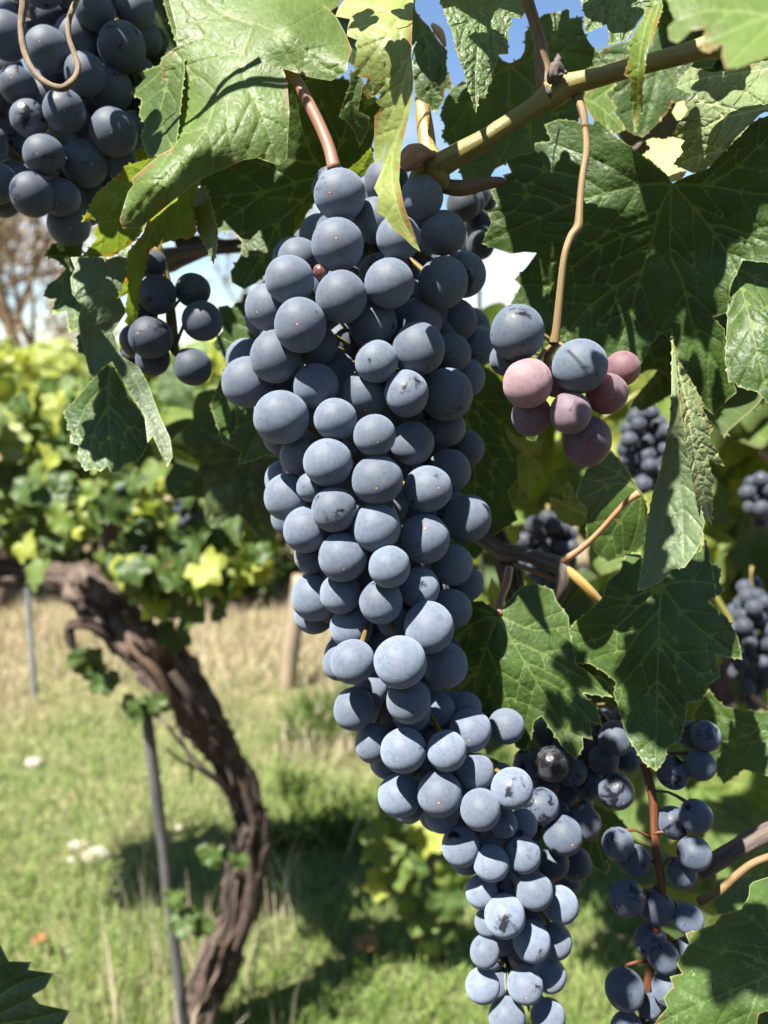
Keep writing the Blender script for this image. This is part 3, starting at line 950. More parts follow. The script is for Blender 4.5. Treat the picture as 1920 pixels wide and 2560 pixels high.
def bare_tree(px, pyb, Y, h, seed, label, dens=900):
    rng = np.random.default_rng(seed)
    base = PY(px, pyb, Y); base.z = ground_z(base.x, base.y) - 0.05
    t = empty('bare_tree', base, label, 'tree')
    j = Join(); tips = []
    def grow(p0, dr, ln, r, lev):
        pts = [p0]; d = dr.normalized()
        for k in range(3):
            d = (d + Vector(rng.normal(0, 0.13, 3)) + Vector((0, 0, 0.10))).normalized()
            pts.append(pts[-1] + d * (ln / 3))
        j.add(*tube_data(pts, [r, r * .86, r * .72, r * .55], seg=6 if lev < 2 else 4, sub=2))
        if lev >= 2: tips.extend([pts[2], pts[3], (pts[2] + pts[3]) * .5])
        if lev < 4:
            for k in range(3 if lev < 3 else 2):
                a = pts[rng.integers(1, 4)] if lev else pts[rng.integers(2, 4)]
                nd = (d + Vector(rng.normal(0, 0.55, 3)) + Vector((0, 0, 0.25))).normalized()
                grow(a, nd, ln * rng.uniform(0.55, 0.78), r * 0.5, lev + 1)
    grow(base, Vector((rng.normal(0, .08), 0, 1)), h * 0.42, h * 0.02, 0)
    j.build('trunk', M_TREEBARK, t, origin=base)
    tp = np.array([tuple(q) for q in tips])
    pts = tp[rng.integers(0, len(tp), dens)] + rng.normal(0, h * 0.035, (dens, 3))
    leaf_cloud('crown', pts, 0.10, M_TAN_LEAF, t, rng)

bare_tree(95, 985, 11.0, 5.4, 3, 'taller half bare tree with ochre leaves at the left edge', 2600)
bare_tree(20, 1000, 12.5, 5.0, 5, 'half bare tree cut by the left edge of the picture', 2600)
bare_tree(180, 1000, 14.0, 4.4, 8, 'slim half bare tree farther right in the far row', 2600)
bare_tree(560, 1000, 13.0, 4.6, 12, 'half bare tree glimpsed through the gap left of the main bunch', 1000)

def shrub(px, py, Y, w_, h, n, seed, label, mat=None, size=0.045):
    rng = np.random.default_rng(seed)
    b0 = PY(px, py, Y); z0 = ground_z(b0.x, b0.y)
    b0.z = z0
    t = empty('shrub', b0, label, 'shrub')
    q = rng.normal(0, 1, (n, 3)); q /= np.linalg.norm(q, axis=1)[:, None]
    q *= rng.uniform(0.35, 1, (n, 1)) ** 0.5
    lump = np.array([1 + 0.45 * noise.noise(Vector(v) * 2.2 + Vector((seed, 0, 0))) for v in q.tolist()])
    pts = np.stack([b0.x + q[:, 0] * w_ * lump, b0.y + q[:, 1] * w_ * 0.6 * lump, z0 + h * 0.5 + q[:, 2] * h * 0.5 * lump], axis=1)
    leaf_cloud('crown', pts, size, mat or M_SHRUB, t, rng)
    j = Join()
    for k in range(6):
        e = pts[rng.integers(0, n)]
        j.add(*tube_data([b0 + Vector((rng.normal(0, .03), 0, -0.03)), (b0 * .5 + Vector(e) * .5), Vector(e)], [0.012, 0.008, 0.003], seg=5, sub=2))
    j.build('stem', M_TREEBARK, t, origin=b0)

shrub(560, 1560, 4.3, 0.36, 0.50, 3000, 1, 'rounded green shrub behind the post in dry grass')
shrub(300, 1560, 4.6, 0.50, 0.46, 3000, 2, 'broad green shrub behind the twisted trunk')
shrub(40, 1560, 4.9, 0.5, 0.44, 2600, 3, 'dark green shrub behind the thin metal stake')
shrub(760, 1560, 4.7, 0.45, 0.6, 2600, 4, 'green shrub partly hidden by the middle of the main bunch')
shrub(1500, 1600, 6.0, 1.5, 1.0, 2600, 5, 'wide green shrub far behind the right hand leaves')

# ================================================================== THE BACKGROUND VINE ROW
def vine_row(label, x0, x1, y0, y1, z0, z1, n, n_parts, seed, size, tones, trunk=None):
    rng = np.random.default_rng(seed)
    t = empty('grapevine', ((x0 + x1) / 2, (y0 + y1) / 2, 0), label, 'grapevine')
    meshes = [leaf_mesh(size, LEAF[k], seed + i, low=True, ripple=0.09) for i, k in enumerate(tones)]
    items = []
    for i in range(n):
        x = rng.uniform(x0, x1); y = rng.uniform(y0, y1)
        lump = 0.5 + 0.5 * noise.noise(Vector((x * 3.0, y * 2, seed)))
        z = z0 + (z1 - z0) * rng.uniform(0, 1) ** 0.85
        if z < z0 + (z1 - z0) * 0.35 and lump < 0.42: continue
        z += 0.10 * (lump - 0.5)
        nrm = Vector((rng.normal(-.25, .45), -0.75 + rng.normal(0, .4), 0.55 + rng.normal(0, .4)))
        tip = Vector((rng.normal(0, .5), -0.2 + rng.normal(0, .3), -1))
        items.append((y, Vector((x, y, z)), nrm, tip, rng.integers(0, len(meshes)), rng.uniform(0.65, 1.25)))
    items.sort(key=lambda q: q[0])
    def seen(q):
        pr = project(q)
        return pr and -60 < pr[0] < 1980 and -60 < pr[1] < 2620
    vis = [q for q in items if seen(q[1])]
    hid = [q for q in items if not seen(q[1])]
    for q in vis[:n_parts]:
        place_leaf(t, meshes[q[4]], q[1], q[2], q[3], scale=q[5])
    j = Join()
    ed, vn = [], []
    for q in vis[n_parts:] + hid:
        me = meshes[q[4]]
        co = np.empty(len(me.vertices) * 3); me.vertices.foreach_get('co', co); co = co.reshape(-1, 3)
        M = np.array(frame(q[2], q[3])) * q[5]
        j.add(co @ M.T + np.array(q[1]), [tuple(p_.vertices) for p_ in me.polygons], np.c_[co[:, :2] + rng.uniform(0, 1), co[:, :1] * 0])
    if j.n:
        o = mesh_obj('foliage', np.vstack(j.V), j.Fc, LEAF[tones[0]], t, True, {'flat': np.vstack(j.A), 'vein': np.full(j.n, 9.0), 'edge': np.full(j.n, 40.0)}, origin=world_loc(t))
        o['kind'] = 'stuff'
    return t

ROW_Y = 1.38
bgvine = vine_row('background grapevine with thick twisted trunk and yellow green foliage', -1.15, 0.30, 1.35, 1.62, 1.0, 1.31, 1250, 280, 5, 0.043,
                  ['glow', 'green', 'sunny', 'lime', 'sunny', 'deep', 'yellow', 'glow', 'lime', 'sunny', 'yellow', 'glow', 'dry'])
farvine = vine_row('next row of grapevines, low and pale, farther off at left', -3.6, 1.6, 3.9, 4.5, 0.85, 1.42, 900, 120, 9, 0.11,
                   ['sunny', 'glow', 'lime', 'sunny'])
j = Join()
for x in np.arange(-3.2, 1.6, 1.1):
    j.add(*tube_data([(x, 4.2, -0.05), (x + .05, 4.2, .5), (x - .03, 4.2, 1.0)], [.04, .035, .03], seg=7, sub=3, bump=.3))
o = j.build('trunk', M_BARK, farvine); o['kind'] = 'stuff'

def vtube(name, pl, mat, Y, **kw):
    """pl: (px, py, r_px[, dY]) photo pixels on the vertical plane y = Y"""
    pts, rad = [], []
    for q in pl:
        p_ = PY(q[0], q[1], Y + (q[3] if len(q) > 3 else 0))
        pts.append(p_); rad.append(q[2] / F * (p_ - EYE).dot(FWD))
    return tube(name, pts, rad, mat, bgvine, **kw)

vtube('trunk', [(462, 2760, 55, -.02), (480, 2570, 44), (555, 2390, 47, .01), (598, 2280, 40, .02), (617, 2150, 40, .02), (632, 2070, 38, .03), (615, 1991, 35, .02), (585, 1916, 36), (530, 1835, 42, -.02), (469, 1742, 51, -.03), (395, 1656, 55, -.03), (330, 1585, 58, -.02), (262, 1512, 63), (222, 1462, 58, .01), (196, 1415, 32, .02)],
      M_BARK, ROW_Y, seg=48, sub=14, bump=0.48, freq=34, stretch=0.34)
vtube('cordon', [(240, 1480, 52), (143, 1443, 34, .01), (65, 1434, 32, .02), (-60, 1440, 32, .02), (-260, 1450, 30, .02)], M_BARK, ROW_Y, seg=24, sub=10, bump=0.40, freq=30, stretch=.4, seed=4)
vtube('cordon', [(280, 1540, 40, -.01), (300, 1440, 34), (296, 1340, 32), (285, 1220, 24), (300, 1100, 14)], M_BARK, ROW_Y + .02, seg=20, sub=10, bump=0.35, freq=30, stretch=.4, seed=9)
vtube('spur', [(300, 1615, 17, -.05), (262, 1580, 15, -.07), (205, 1560, 14, -.08), (172, 1570, 13, -.08), (180, 1610, 10, -.08), (192, 1625, 7, -.08)], M_BARK, ROW_Y, seg=14, sub=8, bump=0.35, freq=40, stretch=.5, seed=2)
vtube('spur', [(398, 1640, 16, -.09), (372, 1600, 15, -.1), (330, 1560, 11, -.1), (312, 1530, 7, -.1)], M_BARK_PINK, ROW_Y, seg=14, sub=8, bump=0.4, freq=40, stretch=.5, seed=6)
vtube('bark_strip', [(318, 1600, 10, -.08), (352, 1640, 13, -.10), (395, 1690, 11, -.105), (440, 1770, 10, -.09), (455, 1800, 5, -.07)], M_BARK_PINK, ROW_Y, seg=10, sub=8, bump=0.5, freq=30, seed=3)
vtube('bark_strip', [(430, 1680, 8, -.10), (470, 1740, 12, -.10), (500, 1800, 9, -.08), (520, 1850, 4, -.05)], M_BARK, ROW_Y, seg=10, sub=8, bump=0.5, freq=30, seed=8)
vtube('bark_strip', [(620, 2100, 6, -.06), (632, 2200, 9, -.05), (612, 2300, 11, -.055), (580, 2400, 8, -.06)], M_BARK, ROW_Y, seg=10, sub=8, bump=0.5, freq=30, seed=1)
vtube('shoot', [(343, 1515, 4, -.06), (355, 1475, 5, -.07), (378, 1425, 6, -.08), (388, 1385, 5, -.07)], M_CANE_OLD, ROW_Y, seg=8, sub=4)
vtube('shoot', [(390, 1775, 4, -.04), (430, 1830, 4, -.06), (475, 1885, 5, -.06), (520, 1930, 7, -.05), (570, 1975, 8, -.02)], M_CANE_OLD, ROW_Y, seg=8, sub=4)
vtube('shoot', [(415, 1870, 3, -.05), (450, 1900, 4, -.06), (500, 1925, 5, -.05), (545, 1955, 6, -.03)], M_CANE_OLD, ROW_Y, seg=8, sub=4)
vtube('shoot', [(478, 1960, 3, -.05), (476, 1905, 4, -.06), (455, 1850, 3, -.05), (440, 1800, 4, -.04)], M_CANE_OLD, ROW_Y, seg=8, sub=4)
TR = np.array([(480, 2570, 50), (555, 2390, 53), (598, 2280, 46), (617, 2150, 46), (632, 2070, 43), (615, 1991, 40), (585, 1916, 41), (530, 1835, 48), (469, 1742, 58), (395, 1656, 62), (330, 1585, 66), (262, 1512, 72), (222, 1462, 60)], dtype=float)
TRs = catmull(TR, 12)
rb = np.random.default_rng(4)
for k in range(40):
    i0 = int(rb.integers(0, len(TRs) - 30)); ln_ = int(rb.integers(12, 34))
    off = rb.uniform(-.95, .95); dr_ = rb.normal(0, .012)
    pl = []
    for m_, i in enumerate(range(i0, min(len(TRs) - 1, i0 + ln_), 5)):
        t_ = TRs[i + 1] - TRs[i]; nn = np.array([t_[1], -t_[0]]); nn /= np.linalg.norm(nn) + 1e-9
        oo = np.clip(off + dr_ * m_ * 5 + rb.normal(0, .05), -1.05, 1.05)
        lift = 1.06 + (.18 if m_ == 0 else 0) * rb.uniform(0, 1.4)
        R_m = TRs[i][2] / F * 1.42
        pl.append((TRs[i][0] + nn[0] * oo * TRs[i][2] * lift, TRs[i][1] + nn[1] * oo * TRs[i][2] * lift, rb.uniform(2.2, 6.5) * (.5 if m_ == 0 else 1), -R_m * math.sqrt(max(.02, 1.1 - oo * oo)) * lift))
    if len(pl) >= 3:
        vtube('bark_strip', pl, (M_BARK, M_BARK_PINK, M_BARK, M_CANE_OLD)[k % 4], ROW_Y, seg=6, sub=4, bump=.5, freq=40, seed=k * 1.7)
for k, (x, y, s, mt, seed) in enumerate(((230, 1690, .085, 'deep', 31), (262, 1730, .07, 'deep', 32), (340, 1810, .08, 'deep', 33), (385, 1790, .06, 'green', 34), (440, 2270, .055, 'deep', 35), (460, 2330, .07, 'deep', 36), (505, 2340, .06, 'deep', 37), (530, 2160, .06, 'green', 38), (600, 2170, .05, 'deep', 40), (408, 1430, .05, 'dry', 42), (420, 1475, .045, 'dry', 43), (355, 1330, .08, 'green', 44), (330, 1250, .08, 'deep', 45), (460, 1400, .08, 'green', 46), (430, 1500, .07, 'deep', 47), (470, 1460, .07, 'green', 48))):
    c = PY(x, y, ROW_Y - .13)
    place_leaf(bgvine, leaf_mesh(s * .55, LEAF[mt], seed, ripple=.12), c + Vector((0, 0, s * .4)), Vector((random.gauss(-.2, .3), -1, random.gauss(.3, .3))), Vector((random.gauss(0, .4), -.2, -1)))

for k in range(84):                                   # small leaves round the trunk head and along the stem
    x, y, sd = ((330, 1260, 70), (440, 1340, 70), (490, 1450, 60), (410, 1420, 60), (560, 1380, 60), (150, 1330, 90))[k % 6]
    c = PY(random.gauss(x, sd), random.gauss(y, sd * .8), ROW_Y - .12 + random.gauss(0, .03))
    s = random.uniform(.028, .045)
    place_leaf(bgvine, leaf_mesh(s, LEAF[('deep', 'green', 'glow', 'deep', 'sunny', 'green', 'lime')[k % 7]], 400 + k, low=True, ripple=.12), c, Vector((random.gauss(-.2, .5), -.8, random.gauss(.3, .4))), Vector((random.gauss(0, .6), -.2, -1)))

# unseen vine row added behind the viewer to cut fill light
rng_ = np.random.default_rng(8)
jr = Join()
me_ = leaf_mesh(.11, LEAF['deep'], 77, low=True, ripple=.08)
co_ = np.empty(len(me_.vertices) * 3); me_.vertices.foreach_get('co', co_); co_ = co_.reshape(-1, 3)
fc_ = [tuple(p_.vertices) for p_ in me_.polygons]
for k in range(1500):
    q_ = np.array([rng_.uniform(-3.2, 3.2), -1.25 + rng_.normal(0, .16), rng_.uniform(.25, 1.95)])
    M_ = np.array(frame(Vector((rng_.normal(0, .4), .8, .5 + rng_.normal(0, .3))), Vector((rng_.normal(0, .5), .2, -1))))
    jr.add(co_ @ M_.T + q_, fc_, np.c_[co_[:, :2], co_[:, :1] * 0])
o = mesh_obj('unseen_vine_row', np.vstack(jr.V), jr.Fc, LEAF['deep'], None, True, {'flat': np.vstack(jr.A), 'vein': np.full(jr.n, 9.0), 'edge': np.full(jr.n, 40.0)}, origin=(0, -1.25, 0))
tag(o, 'unseen leafy vine row added behind the viewer to block fill light', 'vine foliage', kind='stuff')

# low leafy shoot in front of the grass, lower middle
sh0 = PG(1090, 2430); sh0.z = 0
lowshoot = empty('vine_sucker', sh0, 'low bright green leafy shoot standing in the grass left of the bunch tip', 'vine shoot')
j = Join()
top = PY(1060, 2030, sh0.y)
tube('stem', [sh0 + Vector((0, 0, -.03)), PY(1088, 2300, sh0.y), PY(1085, 2180, sh0.y), top], [.006, .006, .005, .004], M_CANE_BR, lowshoot, seg=7)
for k, (x, y, s, mt) in enumerate(((960, 2130, .085, 'glow'), (990, 2100, .10, 'green'), (985, 2180, .085, 'glow'), (1010, 2190, .1, 'deep'), (1060, 2290, .1, 'glow'), (1090, 2310, .09, 'deep'), (1110, 2330, .085, 'green'), (1070, 2100, .08, 'sunny'), (1060, 2060, .07, 'glow'), (1140, 2190, .09, 'glow'), (1120, 2270, .08, 'green'), (1030, 2250, .08, 'green'), (950, 2220, .06, 'sunny'), (1075, 2370, .05, 'sunny'), (1000, 2050, .06, 'green'), (1150, 2120, .08, 'green'))):
    c = PY(x, y, sh0.y - random.uniform(0, .10))
    place_leaf(lowshoot, leaf_mesh(s * .72, LEAF[mt], 60 + k, ripple=.10), c + Vector((0, 0, s * .25)), Vector((random.gauss(-.2, .4), -.8, random.gauss(.4, .4))), Vector((random.gauss(0, .5), -.2, -1)))

# ================================================================== THE FOREGROUND VINE
vine = empty('grapevine', P(1300, 300, 0.36), 'foreground grapevine with large green leaves and yellow green canes', 'grapevine')
VB = world_loc(vine)

# canes
ptube('cane', 'N', [(-330, 1720, 105, .318), (-220, 1640, 118, .316), (-60, 1545, 112, .314), (200, 1400, 98, .311), (480, 1215, 92, .308), (700, 1075, 98, .306), (830, 990, 128, .304), (905, 930, 150, .303), (985, 880, 135, .302), (1120, 830, 105, .300), (1350, 770, 92, .297), (1600, 700, 88, .294), (2000, 590, 92, .289), (2300, 510, 100, .286), (2560, 440, 130, .284), (2720, 400, 120, .283), (3000, 380, 85, .280), (3300, 330, 80, .276)],
      M_CANE, vine, seg=22, sub=6, bump=0.05, freq=120, stretch=.5)
ptube('cane', 'N', [(880, 930, 110, .306), (820, 820, 98, .306), (785, 640, 75, .306), (770, 470, 66, .305), (735, 330, 60, .304), (690, 170, 56, .303), (640, 20, 60, .302), (600, -160, 60, .301)], M_CANE_BR, vine, seg=16, sub=6, bump=.05, freq=90)
ptube('bud', 'N', [(915, 790, 60, .296), (905, 720, 82, .294), (930, 660, 60, .293), (945, 600, 34, .293), (938, 545, 12, .293)], M_CANE_OLD, vine, seg=14, sub=6, bump=.55, freq=400, stretch=.6)
ptube('bud', 'N', [(830, 860, 16, .290), (850, 920, 24, .288), (868, 985, 12, .290)], M_CANE_OLD, vine, seg=10, sub=4, bump=.4, freq=300)
# swollen node and stub next to the main bunch
ptube('cane', 'M', [(1010, 1300, 70, .320), (1060, 1420, 110, .318), (1090, 1510, 110, .318), (1130, 1580, 70, .319), (1140, 1640, 40, .32)], M_CANE, vine, seg=16, sub=5, bump=.06, freq=100)
ptube('bud', 'M', [(790, 1440, 60, .312), (850, 1370, 105, .310), (930, 1330, 88, .310), (1000, 1330, 45, .311), (1040, 1340, 25, .313)], M_PETIOLE, vine, seg=16, sub=6, bump=.10, freq=200, stretch=.5)
ptube('spur', 'M', [(840, 1640, 40, .32), (900, 1530, 60, .318), (930, 1440, 55, .316), (960, 1400, 30, .317)], M_PETIOLE_GR, vine, seg=12, sub=5)
ptube('spur', 'B', [(240, 800, 30, .322), (330, 812, 34, .320), (430, 795, 28, .319), (500, 785, 20, .319), (530, 780, 6, .319)], M_CANE_BR, vine, seg=14, sub=5, bump=.08, freq=150)
ptube('cane', 'M', [(950, 850, 60, .345), (965, 1000, 68, .344), (985, 1150, 74, .343), (1010, 1330, 70, .340)], M_CANE_SUN, vine, seg=14, sub=5, bump=.05)
ptube('shoot_tip', 'M', [(1040, 215, 18, .36), (1090, 270, 38, .358), (1125, 330, 30, .357), (1150, 400, 14, .357)], M_PETIOLE_OR, vine, seg=12, sub=5)
# stalk that carries the pink bunch
ptube('peduncle', 'Q', [(600, 20, 26, .302), (635, 110, 22, .300), (650, 220, 19, .299), (655, 330, 20, .298), (635, 450, 19, .297), (622, 570, 19, .296), (615, 690, 22, .295), (608, 748, 26, .295), (570, 800, 22, .295), (535, 900, 20, .295), (515, 1050, 20, .296), (500, 1200, 22, .297), (488, 1320, 24, .298), (478, 1390, 30, .299)], M_STALK, vine, seg=14, sub=6, bump=.05, freq=120)
# reddish petiole that drops into the main bunch
ptube('petiole', 'A', [(1215, 280, 12, .325), (1275, 340, 24, .326), (1330, 440, 26, .324), (1390, 560, 26, .322), (1425, 650, 27, .320), (1445, 735, 30, .318)], M_PETIOLE, vine, seg=12, sub=5)
# old grey cane, lower right, with its orange shoots
ptube('cane', 'I', [(60, 250, 50, .40), (150, 330, 44, .395), (240, 385, 48, .39), (330, 395, 40, .385), (440, 430, 42, .38), (540, 470, 50, .376), (560, 540, 42, .376), (540, 620, 34, .38), (520, 680, 22, .385)], M_CANE_OLD, vine, seg=16, sub=6, bump=.12, freq=80)
ptube('cane', 'I', [(120, 60, 40, .42), (170, 180, 44, .42), (215, 330, 48, .42), (260, 480, 65, .42), (290, 620, 60, .42), (290, 720, 40, .43)], M_BARK, vine, seg=18, sub=6, bump=.25, freq=60)
ptube('petiole', 'I', [(545, 440, 22, .374), (640, 380, 17, .368), (740, 290, 15, .362), (830, 190, 15, .356), (900, 115, 16, .352), (965, 70, 22, .350)], M_PETIOLE_OR, vine, seg=12, sub=5)
ptube('cane', 'I', [(560, 470, 26, .374), (640, 540, 28, .372), (700, 600, 27, .372), (750, 655, 24, .374)], M_CANE_SUN, vine, seg=12, sub=5)
ptube('petiole', 'I', [(290, 455, 14, .385), (380, 485, 15, .384), (470, 520, 13, .382), (530, 550, 10, .382)], M_PETIOLE, vine, seg=10, sub=4)
ptube('petiole', 'I', [(265, 480, 22, .39), (250, 560, 22, .375), (220, 640, 20, .362), (205, 725, 22, .352)], M_PETIOLE, vine, seg=12, sub=5)
ptube('cane', 'G', [(1720, 860, 62, .37), (1560, 930, 60, .368), (1420, 1010, 60, .366), (1300, 1090, 62, .365), (1200, 1170, 50, .365)], M_CANE_OLD, vine, seg=16, sub=6, bump=.15, freq=80)
ptube('petiole', 'G', [(1720, 1030, 24, .33), (1560, 1090, 24, .332), (1440, 1180, 26, .334), (1330, 1280, 28, .336), (1200, 1350, 34, .34)], M_STALK, vine, seg=12, sub=5)
ptube('cane', 'F', [(1390, 285, 14, .50), (1200, 285, 30, .49), (1050, 320, 55, .48), (930, 350, 70, .48), (820, 330, 60, .49)], M_CANE_OLD, vine, seg=14, sub=5, bump=.3, freq=60)
ptube('cane', 'F', [(1400, 235, 14, .52), (1280, 255, 30, .51), (1150, 245, 40, .50), (1020, 250, 45, .50)], M_BARK, vine, seg=14, sub=5, bump=.3, freq=60)

tl = traced_leaf
NLEAF = []
# --- big pale leaf, upper left
tl(vine, 'A', [(715, -60), (760, 120), (766, 205), (695, 250), (700, 380), (720, 480), (722, 570), (742, 640), (690, 668), (570, 770), (575, 800), (552, 830), (516, 950), (530, 988), (600, 990), (720, 890), (800, 825), (870, 772), (970, 730), (1050, 692), (1110, 683), (1160, 700), (1203, 713), (1240, 690), (1244, 600), (1251, 480), (1240, 350), (1222, 296), (1270, 312), (1330, 332), (1430, 350), (1500, 308), (1503, 262), (1521, 215), (1490, 140), (1455, 75), (1400, 20), (1380, -60)],
   [(720, -40, .3444), (1085, 90, .3312), (1380, -40, .3468), (1515, 215, .3216), (1430, 345, .3192), (1480, 290, .3156), (1225, 300, .3216), (1245, 480, .3144), (1205, 710, .3144), (700, 250, .3372), (722, 540, .3312), (530, 970, .3072), (600, 980, .3108), (870, 772, .3096), (1000, 450, .3144), (800, 620, .3060), (660, 800, .3000), (1250, 150, .3192), (560, 830, .3072)],
   [[(1085, 125), (1040, 240), (960, 370), (885, 560), (770, 700), (560, 940)], [(1050, 280), (1060, 360), (1130, 500), (1200, 690)], [(1085, 95), (1250, 165), (1400, 290), (1480, 320)], [(1085, 105), (960, 55), (870, -20)], [(1010, 205), (860, 155), (775, 185)], [(940, 410), (850, 330), (720, 340)], [(980, 440), (985, 560), (1010, 680)]],
   'pale', None, 9, .0009, (3.6, 1.4), 58, label='large pale glossy leaf catching full sun')
# yellow green folded-back lobes under it
tl(vine, 'R', [(520, 335), (330, 175), (240, 215), (150, 240), (65, 265), (70, 285), (-90, 420), (-180, 590), (-60, 560), (-110, 650), (-85, 680), (-180, 790), (0, 790), (110, 720), (180, 640), (200, 560), (260, 500)],
   [(520, 335, .3144), (330, 175, .3144), (-180, 590, .3312), (-180, 790, .3480), (180, 640, .3456), (65, 265, .3168)],
   [[(420, 300), (200, 380), (0, 430), (-170, 590)], [(260, 420), (60, 560), (-170, 780)], [(60, 560), (-100, 600)]], 'glow', (5, 20), 9, .0015, (3.6, 1.4), 48, label='yellow green folded lobe with red tipped teeth')
tl(vine, 'R', [(520, 335), (300, 480), (200, 590), (180, 650), (90, 760), (80, 900), (30, 1030), (70, 1010), (90, 1000), (75, 1100), (90, 1125), (70, 1160), (140, 1240), (150, 1130), (160, 1000), (220, 745), (300, 710), (400, 680), (430, 690), (470, 670), (490, 640), (480, 560), (470, 450)],
   [(520, 335, .3180), (300, 480, .3216), (180, 650, .3312), (140, 1240, .3600), (490, 640, .3552), (90, 950, .3480)],
   [[(470, 360), (310, 500), (230, 640), (180, 800), (130, 1000), (120, 1200)], [(400, 420), (380, 520), (400, 660)], [(440, 400), (450, 520), (480, 620)], [(310, 500), (300, 600), (330, 690)]], 'glow', (4, 24), 9, .0012, (3.4, 1.4), 46, label='yellow green hanging lobe over the small left bunch')
tl(vine, 'R', [(540, 375), (455, 410), (470, 520), (490, 640), (540, 740), (585, 832), (605, 760), (612, 640), (580, 500)],
   [(540, 375, .3300), (455, 410, .3384), (585, 832, .3300), (612, 640, .3216), (490, 640, .3408)], [[(500, 400), (545, 600), (585, 820)]], 'grey', (4, 20), 8, .0008, (3, 1.2), 40)
# --- leaf hanging before the top of the main bunch
tl(vine, 'M', [(200, 140), (235, 50), (330, -60), (880, -60), (862, 300), (855, 480), (875, 660), (868, 850), (835, 1010), (790, 1200), (765, 1330), (752, 1560), (795, 1780), (870, 1980), (935, 2175), (870, 2130), (790, 2050), (700, 1980), (640, 1890), (555, 1830), (572, 1690), (535, 1625), (600, 1470), (640, 1215), (600, 1380), (545, 1425), (535, 1280), (540, 1000), (600, 930), (550, 880), (600, 810), (480, 855), (440, 790), (480, 680), (400, 660), (370, 650), (365, 560), (390, 430), (370, 390), (390, 345), (300, 310), (310, 230), (330, 165)],
   [(200, 140, .286), (330, -50, .292), (870, -50, .285), (860, 480, .270), (370, 650, .281), (870, 850, .268), (540, 1000, .284), (540, 1420, .286), (760, 1400, .270), (535, 1625, .274), (555, 1830, .272), (795, 1780, .262), (935, 2175, .262), (620, 300, .272), (700, 1000, .276)],
   [[(860, -40), (770, 130), (560, 430), (385, 650)], [(860, 300), (830, 850), (720, 1250), (690, 1500), (760, 1850), (930, 2165)], [(855, 480), (760, 800), (640, 1100)], [(800, 1000), (680, 1300), (570, 1600)], [(760, 130), (500, 60), (260, 60)], [(660, 270), (500, 220), (330, 270)]],
   'yellow', None, 8, .0010, (4.2, 1.5), 52, label='yellowing curled leaf hanging in front of the main bunch')
# --- dark shaded leaf behind, left of the main bunch top
tl(vine, 'R', [(1250, -250), (1400, -230), (1560, -100), (1480, 250), (1380, 330), (1330, 420), (1180, 460), (1110, 560), (1050, 660), (1040, 700), (950, 800), (900, 880), (830, 940), (760, 975), (690, 935), (682, 870), (740, 780), (750, 705), (700, 640), (600, 650), (540, 500), (480, 300), (560, 150), (700, -50), (900, -200)],
   [(1250, -250, .35), (1480, 250, .3700), (760, 975, .3840), (480, 300, .4040), (1230, 320, .3770)], [[(1235, 320), (1100, 350), (880, 410), (600, 440)], [(1235, 330), (1080, 480), (960, 590), (890, 740), (760, 950)], [(1225, 300), (1140, 180), (1080, 0), (1060, -150)], [(1240, 300), (1330, 100), (1400, -150)], [(900, 405), (700, 550), (610, 600)], [(1150, 250), (900, 200), (650, 120)]],
   'deep', (7, 40), 11, .002, (4.2, 1.6), 62, label='dark shaded leaf behind the top of the main bunch')
# sunlit pieces behind the curled leaf; the first stands in for sun patches
tl(vine, 'M', [(330, 600), (450, 690), (430, 800), (400, 960), (480, 1000), (500, 1010), (490, 1120), (410, 1280), (370, 1150), (300, 1050), (230, 1010), (280, 850), (320, 750)], [(330, 600, .312), (500, 1010, .318), (230, 1010, .318), (410, 1280, .325)], [[(420, 640), (360, 850), (380, 1200)]], 'green', (3, 20), 8, .0006, (3, 1.2), 40)
tl(vine, 'M', [(310, 1460), (400, 1390), (510, 1270), (540, 1400), (480, 1560), (440, 1640), (380, 1520)], [(310, 1460, .326), (510, 1270, .328), (440, 1640, .336)], [[(520, 1290), (400, 1500)]], 'lime', (3, 20), 8, .0006, (3, 1.2), 40)
tl(vine, 'R', [(1170, 478), (1140, 480), (1090, 510), (1050, 570), (1055, 620), (1035, 660), (1090, 620), (1110, 580), (1120, 530)], [(1170, 478, .36), (1035, 660, .365), (1050, 570, .362)], [[(1160, 485), (1050, 640)]], 'lime', None, 7, .0004, (2, 1), 40)
# --- blistered leaf, top centre, purple tinge
tl(vine, 'N', [(-270, -60), (-120, 320), (-60, 560), (0, 700), (20, 840), (70, 980), (122, 1140), (150, 970), (215, 985), (240, 870), (280, 820), (300, 700), (330, 625), (350, 545), (445, 540), (440, 300), (475, 240), (470, 170), (570, 185), (625, 100), (600, 0), (590, -60)],
   [(-270, -60, .318), (590, -60, .330), (122, 1140, .300), (440, 400, .318), (0, 600, .304)], [[(200, -60), (140, 400), (110, 800), (120, 1100)], [(180, 100), (300, 350), (430, 520)], [(180, 50), (0, 300), (-40, 500)]], 'rough', (4, 26), 8, .0016, (3.2, 1.2), 46, label='blistered leaf with a purple brown tinge at the top edge')
tl(vine, 'M', [(880, -60), (895, 90), (960, 180), (1010, 225), (1090, 350), (1172, 440), (1160, 560), (1205, 700), (1205, 775), (1150, 768), (1135, 880), (1065, 990), (1000, 900), (930, 870), (885, 800), (868, 600), (860, 300), (850, -60)],
   [(880, -60, .335), (1172, 440, .326), (1065, 990, .330), (868, 600, .330), (1205, 775, .326)], [[(900, 60), (1000, 450), (1050, 950)], [(960, 300), (1150, 600)]], 'green', (3, 24), 8, .001, (3, 1.2), 44)
